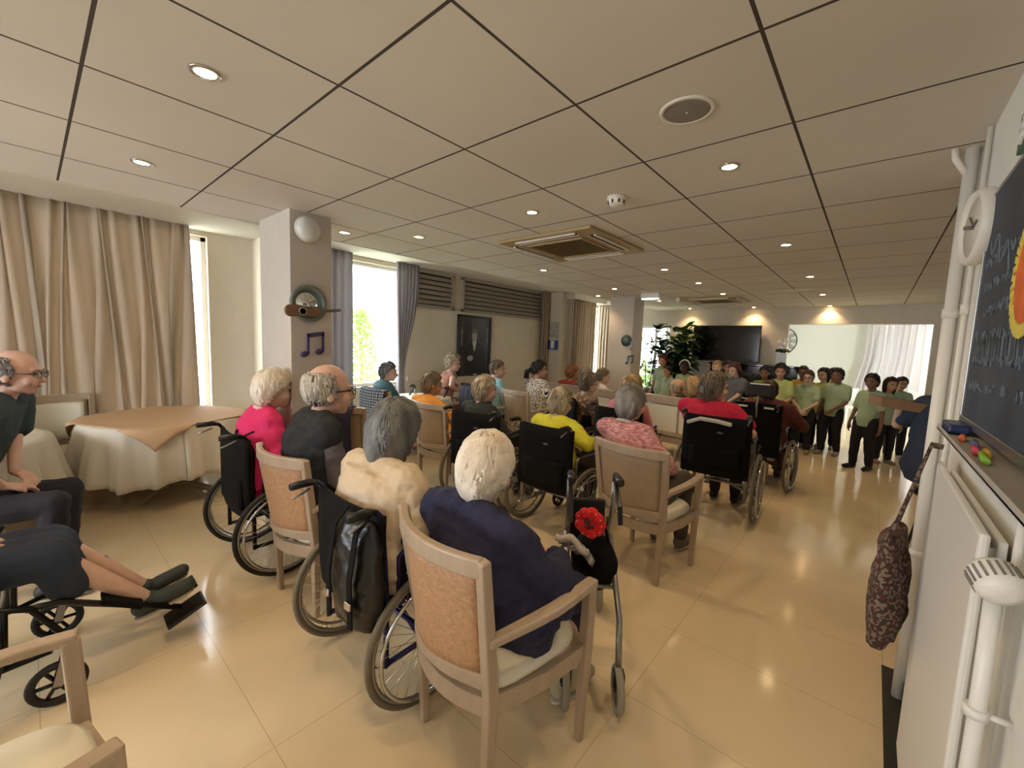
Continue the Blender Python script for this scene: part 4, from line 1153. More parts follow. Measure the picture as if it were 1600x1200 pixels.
# ------------------------------------------------------------------ people
SK = {k: M('skin_' + k, c, .55, var=.06, vs=30) for k, c in dict(fair=(212, 176, 156), pink=(212, 172, 154), tan=(186, 144, 116), brown=(132, 96, 74), dark=(78, 56, 46), grey=(200, 168, 150)).items()}
m_eye = M('eye_dark', (30, 24, 22), .2)
m_lip = M('lip', (164, 96, 88), .5)
def hairmat(name, c, c2=None):
    m = M(name, c, .55, var=.0)
    nt = m.node_tree; N = nt.nodes; L = nt.links; b = N['Principled BSDF']
    tc = N.new('ShaderNodeTexCoord'); mp = N.new('ShaderNodeMapping'); mp.inputs['Scale'].default_value = (1, 1, .25)
    n = N.new('ShaderNodeTexNoise'); n.inputs['Scale'].default_value = 16; n.inputs['Detail'].default_value = 4
    L.new(tc.outputs['Object'], mp.inputs[0]); L.new(mp.outputs[0], n.inputs['Vector'])
    r = N.new('ShaderNodeValToRGB'); r.color_ramp.elements[0].position = .35; r.color_ramp.elements[1].position = .65
    a = rgb(*c); q = rgb(*(c2 or tuple(int(x * .72) for x in c)))
    r.color_ramp.elements[0].color = q; r.color_ramp.elements[1].color = a
    L.new(n.outputs['Fac'], r.inputs[0]); L.new(r.outputs[0], b.inputs['Base Color'])
    return m
HM = dict(white=hairmat('white_hair', (240, 232, 218), (222, 206, 186)), silver=hairmat('silver_hair', (200, 192, 180), (140, 132, 124)),
          grey=hairmat('grey_hair', (150, 146, 140), (100, 96, 92)), steel=hairmat('steel_hair', (128, 130, 128), (84, 86, 86)),
          greybr=hairmat('grey_brown_hair', (134, 118, 98), (90, 78, 64)), blond=hairmat('blond_hair', (196, 166, 122), (140, 112, 78)),
          ash=hairmat('ash_blond_hair', (190, 176, 150), (140, 124, 100)), ginger=hairmat('ginger_hair', (170, 110, 64), (120, 70, 40)),
          brown=hairmat('brown_hair', (84, 56, 38), (50, 32, 24)), dark=hairmat('dark_hair', (34, 26, 24), (16, 13, 12)), auburn=hairmat('auburn_hair', (96, 48, 40), (60, 30, 28)))
def ik(a, b, l1, l2, pole):
    a, b, pole = V(a), V(b), V(pole); d = b - a; D = d.length
    D2 = min(D, (l1 + l2) * .999); u = d.normalized()
    if D > l1 + l2: b = a + u * D2
    x = (l1 * l1 - l2 * l2 + D2 * D2) / (2 * D2); h = sqrt(max(0, l1 * l1 - x * x))
    pv = pole - u * pole.dot(u)
    pv = pv.normalized() if pv.length > 1e-5 else u.orthogonal().normalized()
    return a + u * x + pv * h, b
def hand(mb, w, d, nrm, k, side, curl=.7, seg=8):
    """palm, four unequal curled fingers and a thumb; d: direction, nrm: towards the palm side"""
    d = V(d).normalized(); nrm = V(nrm); nrm = (nrm - d * nrm.dot(d)).normalized(); s = d.cross(nrm) * side
    w = V(w)
    for i in range(4):
        o = (i - 1.5) * .0185 * k
        mb.limb([w + s * o * .6 + d * .012 * k, w + s * o + d * .085 * k], [.0125 * k, .0115 * k], seg)
    mb.limb([w, w + d * .045 * k], [.024 * k, .024 * k], seg)
    L = [.030, .034, .032, .026]
    for i in range(4):
        o = (i - 1.5) * .021 * k; p = w + s * o + d * .085 * k; c = curl * (1 + .12 * (i - 1.5)); dirs = d; pts = [p]
        for q in range(3):
            a = c * (.35 + .45 * q); dv = d * cos(a) + nrm * sin(a); pts.append(pts[-1] + dv * L[i] * k * (1, .8, .62)[q])
        mb.limb(pts, [.0095 * k, .009 * k, .0085 * k, .0075 * k], seg)
    t0 = w + s * -.026 * k + d * .02 * k
    mb.limb([t0, t0 - s * .022 * k + d * .03 * k + nrm * .01 * k, t0 - s * .022 * k + d * .06 * k + nrm * .022 * k], [.013 * k, .0105 * k, .009 * k], seg)

def person(label, head, hip, yaw=0.0, hyaw=0.0, hpitch=0.0, stand=False, skin='fair', hair=('short', 'white'), top=None, sleeve='long', infl=.014,
           bottom=None, skirt=False, shoes=(40, 40, 44), arms='lap', glasses=None, vx=.012, k=1.0, hk=1.0, group=None, wide=1.0, extra=None, leg=None, collar=None, feet=True, plain_disp=.02):
    yr = radians(yaw); Rz = Matrix.Rotation(yr, 3, 'Z'); Ri = Rz.inverted()
    base = V((hip[0], hip[1], 0))
    H = Ri @ (V(head) - base); hz = hip[2]
    P0 = V((0, 0, hz)); HR = (Matrix.Rotation(radians(hyaw), 3, 'Z') @ Matrix.Rotation(radians(-hpitch), 3, 'X'))
    hk = hk * k
    nb = H + HR @ V((0, -.03, -.10)) * hk + V((0, -.02, -.07 if stand else -.035)) * k      # neck base
    sp = (nb - P0)
    waist = P0 + sp * .35 + V((0, -.025, 0)) * k; chest = P0 + sp * .74 + V((0, -.02, 0)) * k; shl = P0 + sp * .93 + V((0, -.012, 0)) * k
    tl = -atan2(sp.y, sp.z)
    sw = .165 * k * wide
    SH = {s: nb + V((s * sw, -.005, -.055)) * 1.0 for s in (-1, 1)}
    # body mesh
    B = MB()
    def torso(mb, e, neck=True, low=0.0):
        S = [(P0 + V((0, 0, -.09 * k - low)), (.13 * k + e) * wide, .10 * k + e, 0), (P0, ((.142 if stand else .168) * k + e) * wide, .118 * k + e, tl * .3), (waist, (.15 * k + e) * wide, .108 * k + e, tl),
             (chest, (.165 * k + e) * wide, .112 * k + e, tl), (shl, (.145 * k + e) * wide, .082 * k + e, tl), (nb, .062 * k + e * .5, .055 * k + e * .5, tl)]
        mb.secs(S)
        for s in (-1, 1): mb.limb([nb + V((s * .05, -.01, -.035)) * k, SH[s]], [.052 * k + e, .052 * k + e])
    torso(B, -.004)
    B.limb([nb + V((0, 0, -.02)), H + HR @ V((0, -.02, -.07)) * hk], [.052 * k, .050 * hk])
    E_ = lambda c, r, **q: B.ell(H + HR @ V(c) * hk, tuple(x * hk for x in r), 18, 12, rot=HR)
    E_((0, -.008, .018), (.076, .094, .098)); E_((0, .022, -.035), (.060, .068, .072)); E_((0, .055, -.085), (.030, .026, .024))
    E_((0, .093, -.022), (.011, .018, .022)); E_((0, .106, -.032), (.013, .012, .011)); E_((0, .078, .022), (.052, .014, .012))
    for s in (-1, 1):
        E_((s * .078, -.008, -.018), (.010, .020, .031)); E_((s * .04, .062, -.035), (.022, .022, .024))
    E_((0, .082, -.062), (.022, .012, .010))
    # arms
    AL, FL = .27 * k, .235 * k
    T = {}
    for s in (-1, 1):
        m = arms if isinstance(arms, str) else arms[0 if s < 0 else 1]
        if m == 'lap': w = V((s * .07, .27, hz + .10)) * 1.0; w = V((s * .07 * k, .25 * k, hz + .11 * k)); pole = V((s * 1, -.6, -.5)); hd = (-s * .6, .7, -.25); hn = (0, -.2, -1)
        elif m == 'rest': w = V((s * .235, .20, hz + .19)); pole = V((s * .8, -1, -.2)); hd = (0, 1, -.1); hn = (0, 0, -1)
        elif m == 'clasp': w = V((s * .055 * k, .15 * k, hz + .02 * k)); pole = V((s * 1, -.6, 0)); hd = (-s * .7, .35, -.6); hn = (0, -1, 0)
        elif m == 'down': w = V((s * .235 * k, .03, hz - .10 * k)); pole = V((s * .3, -1, 0)); hd = (0, .15, -1); hn = (-s, 0, 0)
        elif m == 'chest': w = V((s * .05 * k, .20 * k, hz + .27 * k)); pole = V((s * 1, -.3, -.8)); hd = (-s * .7, .2, .5); hn = (0, -1, 0)
        elif m == 'back': w = V((s * .12 * k, -.16 * k, hz - .02)); pole = V((s * 1, -.6, 0)); hd = (-s, 0, -.5); hn = (0, 1, 0)
        else: w = Ri @ (V(m) - base); pole = V((s * .8, -.5, -.6)); hd = w - SH[s]; hn = (0, 0, -1)
        el, w = ik(SH[s], w, AL, FL, pole); T[s] = (el, w)
        B.limb([SH[s], el, w], [.046 * k, .036 * k, .024 * k])
        hand(B, w, hd, hn, k, s)
    # legs
    LG = {}
    for s in (-1, 1):
        hp = P0 + V((s * .085 * k, 0, -.03 * k))
        if stand:
            an = V((s * .10 * k, .0 + (leg or {}).get(s, 0), .075 * k)); kn = hp.lerp(an, .48) + V((0, .03, 0))
        else:
            kn = P0 + V((s * .10, .42, .01)) * 1.0; an = V((s * .10, .44, .09))
            if leg: kn = V(leg['knee']) * 1.0; kn.x *= s; an = V(leg['ankle']); an.x *= s
        LG[s] = (hp, kn, an)
        B.limb([hp, kn, an], [.078 * k, .052 * k, .034 * k])
        B.limb([an + V((0, -.02, -.02)) * k, an + V((0, .13 * k, -.035 * k))], [.032 * k, .022 * k])
    o = organic(B, 'person', SK[skin], None, vx, 3)
    o.location = base; o.rotation_euler = (0, 0, yr); tag(o, label, 'person', group)
    # shirt
    if top is not None:
        C = MB(); torso(C, infl, low=0.02)
        if sleeve != 'none':
            for s in (-1, 1):
                el, w = T[s]
                if sleeve == 'long': C.limb([SH[s], el, el.lerp(w, .93)], [.050 * k + infl, .041 * k + infl, .030 * k + infl * .8])
                else: C.limb([SH[s], SH[s].lerp(el, .68)], [.051 * k + infl, .046 * k + infl * 1.1])
        organic(C, 'shirt', top, o, vx, 4, plain_disp, .10)
        if collar:
            MB().tube([nb + V((.062 * cos(a) * k, .055 * sin(a) * k, .012 - .02 * sin(a))) for a in [2 * pi * i / 20 for i in range(20)]], .014 * k, 8, None, True).build('collar', collar, o)
    if extra == 'vest':
        C = MB(); torso(C, infl + .026, low=0.01); organic(C, 'vest', M('dark_vest_cloth', (34, 38, 42), .85), o, vx, 4, .04, .10)
    # bottoms
    if bottom is not None and feet is not None:
        C = MB(); e = .014
        if skirt:
            S = [(P0 + V((0, 0, .03)), .17 * k + e, .13 * k + e, 0)]
            hp, kn, an = LG[1]
            C.limb([P0 + V((-.08, 0, 0)), V((-kn.x, kn.y, kn.z)), V((-kn.x, kn.y + .05, kn.z - .14))], [.10, .085, .075]); C.limb([P0 + V((.08, 0, 0)), kn, V((kn.x, kn.y + .05, kn.z - .14))], [.10, .085, .075])
            C.limb([P0, V((0, kn.y, kn.z)), V((0, kn.y + .05, kn.z - .13))], [.1, .085, .07])
            organic(C, 'skirt', bottom, o, vx, 5, .02, .12)
        else:
            for s in (-1, 1):
                hp, kn, an = LG[s]; C.limb([P0, hp, kn, kn.lerp(an, .93)], [(.085 if stand else .12) * k, .084 * k + e, .058 * k + e, .042 * k + e])
            w_ = .135 if stand else .165; C.secs([(P0 + V((0, 0, -.08)) * k, .15 * k, .11 * k, 0), (P0 + V((0, 0, .06)) * k, w_ * k, w_ * .72 * k, 0)])
            organic(C, 'trousers', bottom, o, vx, 4, .015, .1)
    # shoes
    if feet:
        ms = M('shoe', shoes, .6); msole = M('sole', (170, 160, 140) if sum(shoes) < 500 else (210, 204, 190), .7)
        for s in (-1, 1):
            hp, kn, an = LG[s]; z0 = an.z - .075 * k
            fd = V((s * .12, 1, (leg or {}).get('toe', 0))).normalized()
            C = MB(); a0 = V((an.x, an.y, 0))
            z = max(z0, 0.0)
            A = V((an.x, an.y - .03, z + .045 * k)); Bp = A + fd * .20 * k + V((0, 0, -.008 * k))
            C.limb([A, A.lerp(Bp, .5), Bp], [.042 * k, .041 * k, .034 * k], 12); C.limb([A, V((an.x, an.y, an.z + .0))], [.042 * k, .044 * k])
            sh = organic(C, 'shoe', ms, o, vx * .8, 3)
            S = []; sd = V((fd.y, -fd.x, 0)).normalized(); upn = sd.cross(fd)
            ring = [A - upn * .038 * k + fd * (.085 * k * (1 + 1.5 * cos(2 * pi * i / 20))) * 1.0 + sd * .043 * k * sin(2 * pi * i / 20) for i in range(20)]
            r2_ = [p - upn * .011 * k for p in ring]
            MB().add(ring + r2_, [list(range(20)), list(range(20, 40))[::-1]] + [(i, 20 + i, 20 + (i + 1) % 20, (i + 1) % 20) for i in range(20)]).build('sole', msole, sh)
    # hair
    style, hc = hair; mh = HM[hc]; hm = None
    big = vx < .0115
    if style:
        C = MB(); puff = {'short': 1.0, 'bob': 1.08, 'curly': 1.12, 'bald': .97, 'long': 1.05, 'crop': .97, 'afro': 1.1, 'tail': 1.02}[style]
        rs = random.Random(sum(map(ord, label))); n1, n2 = (56, 34) if big else (36, 22); P = {}; vs = []; fs = []
        idx = {}
        def rad(d):
            base_ = V((.083 * d.x, .103 * d.y - .010, .108 * d.z + .018)) * puff
            nz = noise.noise(d * (9 if style in ('curly', 'afro') else 4.0) + V((len(label), 0, 0)))
            st = noise.noise(V((d.x * 30, d.y * 30, d.z * 4)))
            am = .011 if style in ('curly', 'afro') else .005
            p = base_ * (1 + nz * am * 9) + d * st * (.0012 if big else .0022)
            if style in ('bob', 'long', 'tail', 'short') and d.z < 0.05 and (style != 'short' or d.y < .1):
                f = (.05 - d.z); L_ = {'bob': .55, 'long': 1.5, 'tail': .12, 'short': .22}[style]
                p.z -= f * .1 * L_; p.x *= 1 + .06 * f; p.y -= .015 * f
            return p
        def keep(d):
            y = d.y
            if style == 'bald':
                return d.z < .58 and d.z > -.62 and y < .30 - .5 * abs(d.z)
            if style in ('bob', 'long'):
                thr = -1.0 if y < .12 else (-.9 + (y - .12) * 4.4 if y < .42 else .42 + (y - .42) * .35)
            elif style == 'tail':
                thr = -.55 + max(0, y + .2) * .9
            else:
                thr = -.88 if y < -.25 else (-.88 + (y + .25) * 1.9 if y < .2 else -.02 + (y - .2) * .9)
            thr += .05 * noise.noise(d * 12)
            return d.z > thr
        def vid(i, j):
            j = j % n1
            if i == 0: j = 0
            if i == n2: j = 0
            if (i, j) not in idx:
                a = pi * i / n2; b_ = 2 * pi * j / n1
                d = V((sin(a) * cos(b_), sin(a) * sin(b_), cos(a)))
                idx[(i, j)] = len(vs); vs.append(H + HR @ (rad(d) * hk))
            return idx[(i, j)]
        for i in range(n2):
            for j in range(n1):
                a = pi * (i + .5) / n2; b_ = 2 * pi * (j + .5) / n1
                d = V((sin(a) * cos(b_), sin(a) * sin(b_), cos(a)))
                if keep(d):
                    q = [vid(i, j), vid(i + 1, j), vid(i + 1, j + 1), vid(i, j + 1)]
                    q2 = []; [q2.append(z) for z in q if z not in q2]
                    if len(q2) > 2: fs.append(q2)
        C.add(vs, fs, True)
        # strands lying along the scalp
        ns = {True: 2600, False: 260}[big]; crown = V((.12, -.42, .9)).normalized()
        if style == 'bald': ns //= 2
        for _ in range(ns):
            d = V((rs.gauss(0, 1), rs.gauss(0, 1), rs.gauss(0, 1))).normalized()
            if not keep(d): continue
            fl = (d - crown); fl = (fl - d * fl.dot(d))
            if style in ('curly', 'afro'): fl = V((rs.uniform(-1, 1), rs.uniform(-1, 1), rs.uniform(-1, 1)))
            if fl.length < 1e-3: continue
            fl = fl.normalized() + V((rs.uniform(-.35, .35), rs.uniform(-.35, .35), rs.uniform(-.35, .35)))
            st_, pts = (.16 if style in ('curly', 'afro') else .2), []
            dd = d.copy()
            for q in range(5):
                pts.append(H + HR @ ((rad(dd) + dd * (.0015 + (.012 if style in ('curly', 'afro') else (.0022 if big else .0045)) * sin(pi * q / 4) + (.0015 if q == 4 else 0))) * hk))
                dn = (dd + fl * st_ * .5).normalized()
                if not keep(dn) and q > 1: dn = dd + V((0, 0, -.02))
                dd = dn
            r_ = (.0014 if big else .0032)
            C.tube(pts, [r_ * .6, r_, r_, r_ * .8, r_ * .2], 4)
        if style == 'tail':
            t0 = H + HR @ V((0, -.12, .0)) * hk
            C.limb([t0, t0 + HR @ V((0, -.05, -.03)) * hk, t0 + HR @ V((0, -.055, -.09)) * hk], [.028 * hk, .036 * hk, .026 * hk], 12)
            for _ in range(60):
                a_ = rs.uniform(0, 6.3); C.tube([t0 + V((0, -.03, -.01)), t0 + HR @ V((.035 * cos(a_), -.055 + .03 * sin(a_), -.05)) * hk, t0 + HR @ V((.03 * cos(a_), -.06 + .03 * sin(a_), -.12)) * hk], [.004, .004, .001], 4)
        ho = C.build('hair', mh, o)
        so = ho.modifiers.new('shell', 'SOLIDIFY'); so.thickness = .008 * hk; so.offset = -1
        hm = ho
    # face
    e = MB(); l = MB(); br = MB()
    for s in (-1, 1):
        e.ell(H + HR @ V((s * .031, .080, .004)) * hk, (.010 * hk, .007 * hk, .006 * hk), 10, 6, rot=HR)
        br.tube([H + HR @ V((s * q[0], q[1], q[2])) * hk for q in ((.016, .094, .022), (.034, .089, .027), (.050, .078, .021))], .0035 * hk, 5)
    l.ell(H + HR @ V((0, .090, -.060)) * hk, (.021 * hk, .006 * hk, .005 * hk), 12, 6, rot=HR)
    e.build('eyes', m_eye, o); l.build('mouth', m_lip, o)
    br.build('eyebrows', mh if hc not in ('white', 'silver') else HM['silver'], o)
    if glasses:
        g = MB(); kk = 1.0
        for s in (-1, 1):
            g.tube([H + HR @ V((s * .034 + .024 * cos(a), .103 - .004 * abs(cos(a)), .002 + .019 * sin(a))) * hk for a in [2 * pi * i / 20 for i in range(20)]], .0022 * hk, 6, None, True)
            g.rib([H + HR @ V(q) * hk for q in ((s * .058, .098, .006), (s * .082, .06, .006), (s * .086, -.01, .0), (s * .082, -.03, -.016))], .003 * hk, .005 * hk)
            g.tube([H + HR @ V((s * .012, .106, .004)) * hk, H + HR @ V((0, .109, .007)) * hk], .002 * hk, 5)
        go = g.build('glasses', M('spectacle_frame', glasses, .3), o)
    return o

D = lambda r, g, b, **q: M('cloth_%d_%d_%d' % (r, g, b), (r, g, b), .85, bump=.15, bs=90, **q)
GS = 'seated audience'; GC = 'children of the choir'
navy = D(34, 36, 66); black = D(22, 22, 24); dgreen = D(38, 44, 40)
# --- nearest row
person('white haired person in the navy cardigan seen from behind in the nearest armchair', (-1.21, 1.26, 1.06), (-1.05, 1.20, .57), -4, 16, 14, hair=('short', 'white'), top=navy, infl=.042, bottom=navy, skirt=True, arms='lap', vx=.009, wide=1.34, hk=1.28, shoes=(190, 180, 150), plain_disp=.05, skin='pink', leg={'knee': (.10, .36, .50), 'ankle': (.09, .33, .085)})
person('person with a grey bob and cream jumper leaning forward in the nearest wheelchair', (-1.80, 1.20, 1.13), (-1.71, 1.04, .58), 0, 8, 12, hair=('bob', 'steel'), top=D(206, 186, 158), infl=.042, bottom=D(60, 58, 62), arms='lap', vx=.009, wide=1.32, hk=1.25, plain_disp=.045)
person('balding person with glasses, black vest and grey sleeves seen in profile', (-2.50, 1.19, 1.27), (-2.5, 1.08, .57), -12, -2, 2, hair=('bald', 'silver'), top=D(96, 92, 98), infl=.026, extra='vest', bottom=D(60, 58, 60), arms='lap', glasses=(24, 24, 26), vx=.009, wide=1.25, hk=1.36, skin='pink', plain_disp=.04)
person('white haired person in bright pink beside the empty cloth table', (-3.26, 1.15, 1.20), (-3.17, 1.0, .58), -6, -12, 6, hair=('short', 'white'), top=D(222, 46, 110), infl=.026, bottom=D(70, 66, 78), arms='lap', vx=.011, wide=1.15, hk=1.2, collar=M('lace_collar', (220, 190, 190), .9), skin='grey', plain_disp=.04)
# --- left edge
person('large bald person with glasses and a dark teal shirt at the left edge', (-3.86, -.06, 1.31), (-3.75, -.36, .58), -14, -6, 6, hair=('bald', 'grey'), top=D(44, 60, 66), sleeve='short', infl=.03, bottom=D(40, 40, 50), arms='lap', glasses=(60, 70, 74), vx=.009, wide=1.55, hk=1.15, skin='pink', leg={'knee': (.14, .46, .58), 'ankle': (.14, .42, .09)})
person('seated person in coral top and navy skirt with grey slip-on shoes at the lower left', (-2.83, -.42, 1.25), (-2.78, -.46, .58), -3, -30, 5, hair=('short', 'silver'), top=D(214, 78, 70), infl=.02, bottom=D(42, 54, 74), skirt=True, arms='lap', vx=.009, shoes=(52, 60, 58), skin='fair', leg={'knee': (.10, .48, .58), 'ankle': (.07, .80, .235), 'toe': .35})
# --- second row
person('white haired person in dark green in a wheelchair, face in profile', (-2.92, 2.98, 1.13), (-2.84, 2.9, .58), 0, -36, 2, hair=('short', 'ash'), top=dgreen, infl=.022, bottom=black, arms='lap', hk=1.15, vx=.012, skin='pink')
person('ash blond person in a bright yellow jumper in a wheelchair', (-2.10, 3.12, 1.09), (-1.98, 2.96, .58), 4, -12, 8, hair=('short', 'ash'), top=D(214, 212, 60), infl=.024, bottom=D(50, 48, 52), arms=('lap', 'rest'), hk=1.15, vx=.012, plain_disp=.03)
person('grey haired person in a pink marled jumper in a wooden armchair', (-1.42, 3.1, 1.16), (-1.18, 2.93, .57), -4, -10, 4, hair=('short', 'grey'), top=pattern('pink_marl', 'marl', (222, 170, 172), (170, 104, 110), 26, .9), infl=.022, bottom=D(70, 62, 56), arms=('lap', 'lap'), hk=1.2, vx=.011, shoes=(110, 96, 80), collar=M('grey_collar', (190, 180, 178), .9), plain_disp=.03)
person('short dark haired person in an orange top seen from behind', (-3.76, 2.98, 1.10), (-3.5, 2.96, .57), 0, -24, 8, hair=('short', 'greybr'), top=D(240, 164, 70), sleeve='short', infl=.02, bottom=D(50, 48, 54), hk=1.12, skin='tan')
# --- third row
person('broad person in a crimson top in a wheelchair, head turned right', (-1.17, 4.45, 1.24), (-1.08, 4.36, .58), 0, -50, 2, hair=('bob', 'greybr'), top=D(192, 26, 60), sleeve='short', infl=.03, bottom=D(44, 40, 46), arms=('lap', 'rest'), wide=1.35, hk=1.22, vx=.012, shoes=(24, 24, 26), plain_disp=.03)
person('blond person in a striped pink shirt in a wheelchair behind the grey haired sitter', (-2.04, 4.46, 1.15), (-2.06, 4.35, .58), 0, -20, 2, hair=('short', 'blond'), top=pattern('pink_stripe', 'hstripes', (226, 150, 156), (176, 90, 100), 22), infl=.02, bottom=D(60, 54, 60), hk=1.25)
person('curly grey brown haired person in a floral blouse in a wheelchair', (-2.70, 4.62, 1.12), (-2.84, 4.55, .58), -14, -20, 4, hair=('curly', 'greybr'), top=pattern('floral_blouse', 'floral', (186, 160, 120), (120, 84, 60), 30, .85, (96, 84, 70)), infl=.018, bottom=D(60, 54, 50), glasses=(40, 40, 44), hk=1.1)
person('person in a tilted wheelchair, hidden behind the padded headrest', (-.9, 5.72, 1.16), (-.91, 5.78, .58), 0, 0, -5, hair=('short', 'brown'), top=D(92, 44, 36), infl=.03, bottom=D(80, 60, 50), arms=('rest', 'rest'), hk=1.0, wide=1.15)
# --- along the window wall
person('person in a blue grey head cover and teal cardigan, back lit at the bright window', (-5.02, 3.22, 1.14), (-4.9, 3.18, .57), -10, -30, 4, hair=('short', 'steel'), top=pattern('striped_scarf_knit', 'hstripes', (70, 108, 116), (60, 96, 104), 3, .9), infl=.03, bottom=D(50, 52, 60), hk=1.15)
person('curly white haired person in glasses holding a bag in front of the portrait', (-4.98, 4.35, 1.25), (-4.88, 4.1, .57), -20, -45, 4, hair=('curly', 'ash'), top=D(158, 112, 92), sleeve='none', infl=.014, bottom=D(120, 84, 66), arms='chest', glasses=(60, 50, 48), hk=1.12, skin='pink')
person('person with short sandy hair and pale blue shirt by the navy blazer', (-4.26, 4.6, 1.20), (-4.18, 4.5, .57), -10, -50, 2, hair=('crop', 'greybr'), top=D(150, 190, 200), infl=.018, bottom=D(40, 42, 52), hk=1.15, skin='pink')
person('dark ponytailed person with glasses in a leopard print blouse', (-3.76, 4.98, 1.22), (-3.66, 4.85, .57), -10, -48, -2, hair=('tail', 'dark'), top=pattern('leopard', 'spots', (30, 26, 26), (220, 214, 206), 48, .8), sleeve='short', infl=.014, bottom=black, glasses=(30, 28, 30), hk=1.12, skin='tan')
# --- benches
person('curly ginger haired person in rust red on the left bench', (-4.02, 6.32, 1.10), (-4.0, 6.40, .57), 10, -60, 2, hair=('curly', 'ginger'), top=D(150, 60, 44), infl=.02, bottom=black, hk=1.05, skin='tan')
person('grey haired person in brown on the left bench', (-3.72, 6.05 + .2, 1.08), (-3.72, 6.38, .57), 14, -50, 4, hair=('short', 'grey'), top=D(110, 70, 54), infl=.02, bottom=black, hk=1.15)
person('balding person in a white shirt at the right end of the left bench', (-3.42, 6.3, 1.10), (-3.34, 6.34, .57), -34, -10, 2, hair=('crop', 'greybr'), top=D(214, 204, 196), infl=.02, bottom=black, hk=1.15, skin='pink')
person('bald headed person with glasses on the right bench', (-2.13, 6.2, 1.03), (-2.12, 6.36, .54), -10, -50, 2, hair=('bald', 'ash'), top=D(120, 96, 74), infl=.02, bottom=black, glasses=(30, 30, 30), hk=1.2, skin='tan')
person('person with a smooth blond bob on the right bench', (-1.90, 6.15, 1.08), (-1.86, 6.32, .55), -10, -10, 2, hair=('bob', 'blond'), top=D(40, 40, 36), infl=.02, bottom=black, hk=1.15)
# --- right edge
person('person in a blue denim dress at the right, arm stretched out with a cardboard box', (.60, 4.95, 1.40), (.50, 4.72, .70), -30, 20, 10, hair=('short', 'brown'), top=D(50, 62, 84), sleeve='short', infl=.03, bottom=D(50, 62, 84), skirt=True, arms=((.20, 4.95, 1.22), (.34, 5.1, 1.2)), skin='fair', vx=.013, wide=1.5)
# ------------------------------------------------------------------ children
mint = D(166, 186, 152); mint2 = D(158, 180, 158); lime_t = D(184, 190, 110); trous = D(26, 26, 32)
def kid(label, head, hy, hair, top, skin='tan', arms='down', yaw=180, hyaw=0, hpitch=8, glasses=None, bottom=None, shoes=(150, 132, 110), hk=1.08, k=None, leg=None):
    Ht = head[2] + .12; kk = Ht / 1.62 if k is None else k
    return person(label, head, (head[0] - .01, hy, Ht * .52), yaw, hyaw, hpitch, True, skin, hair, top, 'short', .016, bottom or trous, False, shoes, arms, glasses, .013, kk, hk, GC, wide=.92, leg=leg, plain_disp=.015)
kid('reddish haired child in a mint shirt, tallest beside the houseplant', (-3.24, 8.4, 1.36), 8.4, ('afro', 'auburn'), mint2, 'tan', yaw=170)
kid('dark haired smiling child in a mint shirt in front of the reddish haired one', (-2.98, 8.0, 1.18), 8.0, ('short', 'dark'), mint2, 'tan', yaw=150)
kid('dark skinned child with a pale headband near the fig plant', (-2.72, 8.15, 1.27), 8.15, ('short', 'dark'), mint, 'dark', yaw=170)
kid('blond child standing before the television', (-2.13, 8.1, 1.31), 8.1, ('short', 'blond'), mint, 'fair', yaw=185)
kid('child half hidden behind the long haired child in grey', (-2.03, 8.45, 1.31), 8.45, ('short', 'brown'), mint, 'fair', yaw=190)
kid('child with long auburn hair in a grey shirt, looking down', (-1.74, 7.65, 1.30), 7.65, ('long', 'auburn'), D(96, 98, 104), 'fair', 'clasp', yaw=150, hpitch=22)
kid('child in a neon green shirt directly in front of the piano', (-1.36, 8.0, 1.27), 8.0, ('short', 'dark'), D(130, 176, 60), 'brown', yaw=180)
kid('curly dark haired child in a pale green shirt right of the piano', (-1.13, 7.95, 1.31), 7.95, ('afro', 'dark'), D(176, 190, 120), 'tan', 'clasp', yaw=185)
kid('child in a mustard yellow shirt standing in the back row', (-.91, 8.75, 1.29), 8.75, ('crop', 'dark'), D(186, 150, 70), 'brown', yaw=180)
kid('child with glasses and clasped hands in a mint shirt and dark trousers', (-.78, 8.2, 1.24), 8.2, ('short', 'brown'), mint, 'fair', 'clasp', yaw=175, hpitch=12, glasses=(40, 36, 40))
kid('child with a dark bowl haircut in a pale yellow shirt', (-.62, 8.7, 1.27), 8.7, ('bob', 'dark'), lime_t, 'fair', yaw=150)
kid('dark haired child peeking out behind the pale yellow shirt', (-.50, 8.95, 1.28), 8.95, ('short', 'dark'), lime_t, 'tan', yaw=170)
kid('short dark haired child in a mint shirt and black trousers, middle of the opening', (-.42, 8.4, 1.29), 8.4, ('short', 'dark'), mint, 'brown', ('clasp', 'down'), yaw=160, leg={-1: -.05, 1: .06})
kid('front child in a mint shirt and black trousers, right of the group', (.0, 7.7, 1.26), 7.72, ('short', 'dark'), mint, 'brown', yaw=150, hyaw=10, shoes=(30, 28, 30), leg={-1: -.02, 1: .05})
kid('child with long dark hair beside the rightmost front child', (.22, 8.4, 1.20), 8.42, ('long', 'dark'), mint2, 'tan', yaw=-150)
kid('child with brown hair behind the long haired child at the right', (.36, 9.0, 1.20), 9.0, ('short', 'brown'), mint2, 'tan', yaw=-160)

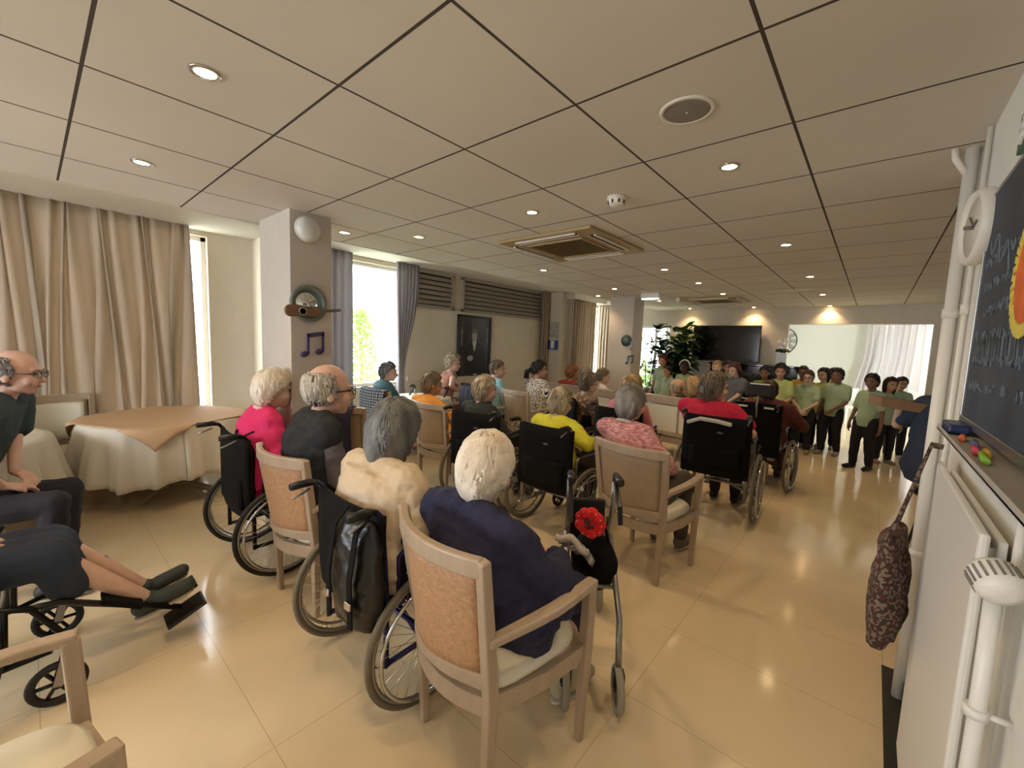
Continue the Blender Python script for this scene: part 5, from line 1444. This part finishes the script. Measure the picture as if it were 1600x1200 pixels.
# headband, jackets, boxes
t = MB().tube([(-2.72 + .098 * cos(a), 8.15 + .02, 1.29 + .12 * sin(a)) for a in [pi * i / 12 for i in range(13)]], .012, 6).build('headband', m_white); tag(t, 'pale headband on the dark skinned child', 'headband')
def jacket(name, label, loc, rz, mat, w=.56, drop=.5):
    P = []
    prof = [(-.34 - .02, .93 - drop), (-.375, .7), (-.385, .85), (-.375, .95), (-.33, .985), (-.29, .96), (-.275, .85), (-.27, .66)]
    for i, (y, z) in enumerate(prof):
        P.append([(-w / 2 + w * j / 16, y - .07 * (1 - (j / 8 - 1) ** 2) + .012 * sin(j * 2.2 + i * .5), z - .02 * abs(j / 8 - 1) ** 3 + .008 * sin(j * 1.7)) for j in range(17)])
    o = MB().sheet(P, .012).build(name, mat); o.location = loc; o.rotation_euler = (0, 0, radians(rz))
    s = o.modifiers.new('soft', 'SUBSURF'); s.levels = 1; s.render_levels = 1
    return tag(o, label, 'jacket')
jacket('draped_blazer', 'navy blazer draped over the chair in front of the portrait', (-4.22, 4.45, 0), -5, D(24, 26, 40), .6)
jacket('draped_jacket', 'black and white checked jacket draped over the chair by the bright window', (-4.78, 3.2, 0), 0, pattern('check', 'plaid', (34, 40, 48), (150, 156, 164), 9), .58, .7)
jacket('draped_cardigan', 'dark blue garment hanging on the chair back beside the near column', (-3.9, 2.2, 0), 20, D(52, 52, 78), .4)
dup_thing(chB, 'chair with the dark blue garment beside the near column', (-3.9, 2.2, 0), 20, G)
o = MB().rib([(-1.32, 4.19, .90), (-1.2, 4.165, .955), (-1.05, 4.165, .95), (-.93, 4.19, .93)], .07, .035).build('neck_pillow', M('white_towelling', (206, 200, 188), .9, bump=.5, bs=120), bevel=.012); tag(o, 'rolled white towel on the backrest behind the crimson top', 'towel')
t = thing('cardboard_box', 'open cardboard box lid held out at the right by the person in denim', 'box', (.20, 4.95, 1.17), 20)
MB().box((0, 0, 0), (.34, .26, .012), rot=(0, .12, 0)).build('base', M('cardboard', (172, 142, 108), .8), t)
b = MB(); b.box((0, -.13, .03), (.34, .008, .08), rot=(0, .12, 0)); b.box((0, .13, .03), (.34, .008, .08), rot=(0, .12, 0)); b.box((-.17, 0, .05), (.008, .26, .08)); b.build('walls', M('cardboard_edge', (150, 118, 88), .8), t)
t = thing('stool', 'dark stool under the person in the denim dress', 'stool', (.50, 4.72, 0))
MB().lathe([(.16, .5), (.17, .52), (.16, .55), (.001, .555)], 20).build('seat', m_blackp, t)
for k in range(4):
    a = pi / 4 + k * pi / 2; MB().tube([(.1 * cos(a), .1 * sin(a), .5), (.2 * cos(a), .2 * sin(a), .01)], .012).build('leg', m_blackp, t)
t = thing('handbag', 'brown patterned handbag held by the curly white haired person', 'bag', (-4.72, 4.38, .80))
organic(MB().secs([((0, 0, 0), .13, .06, 0), ((0, 0, .16), .11, .05, 0)]), 'pouch', M('brown_bag', (110, 76, 60), .7, var=.4, vs=20), t, .012, 3, .02, .08)

# ------------------------------------------------------------------ bake the soft meshes
bpy.context.view_layer.update()
dg = bpy.context.evaluated_depsgraph_get()
new = [(o, bpy.data.meshes.new_from_object(o.evaluated_get(dg))) for o in BAKE]
for o, me in new:
    o.modifiers.clear(); o.data = me
    for p in me.polygons: p.use_smooth = True
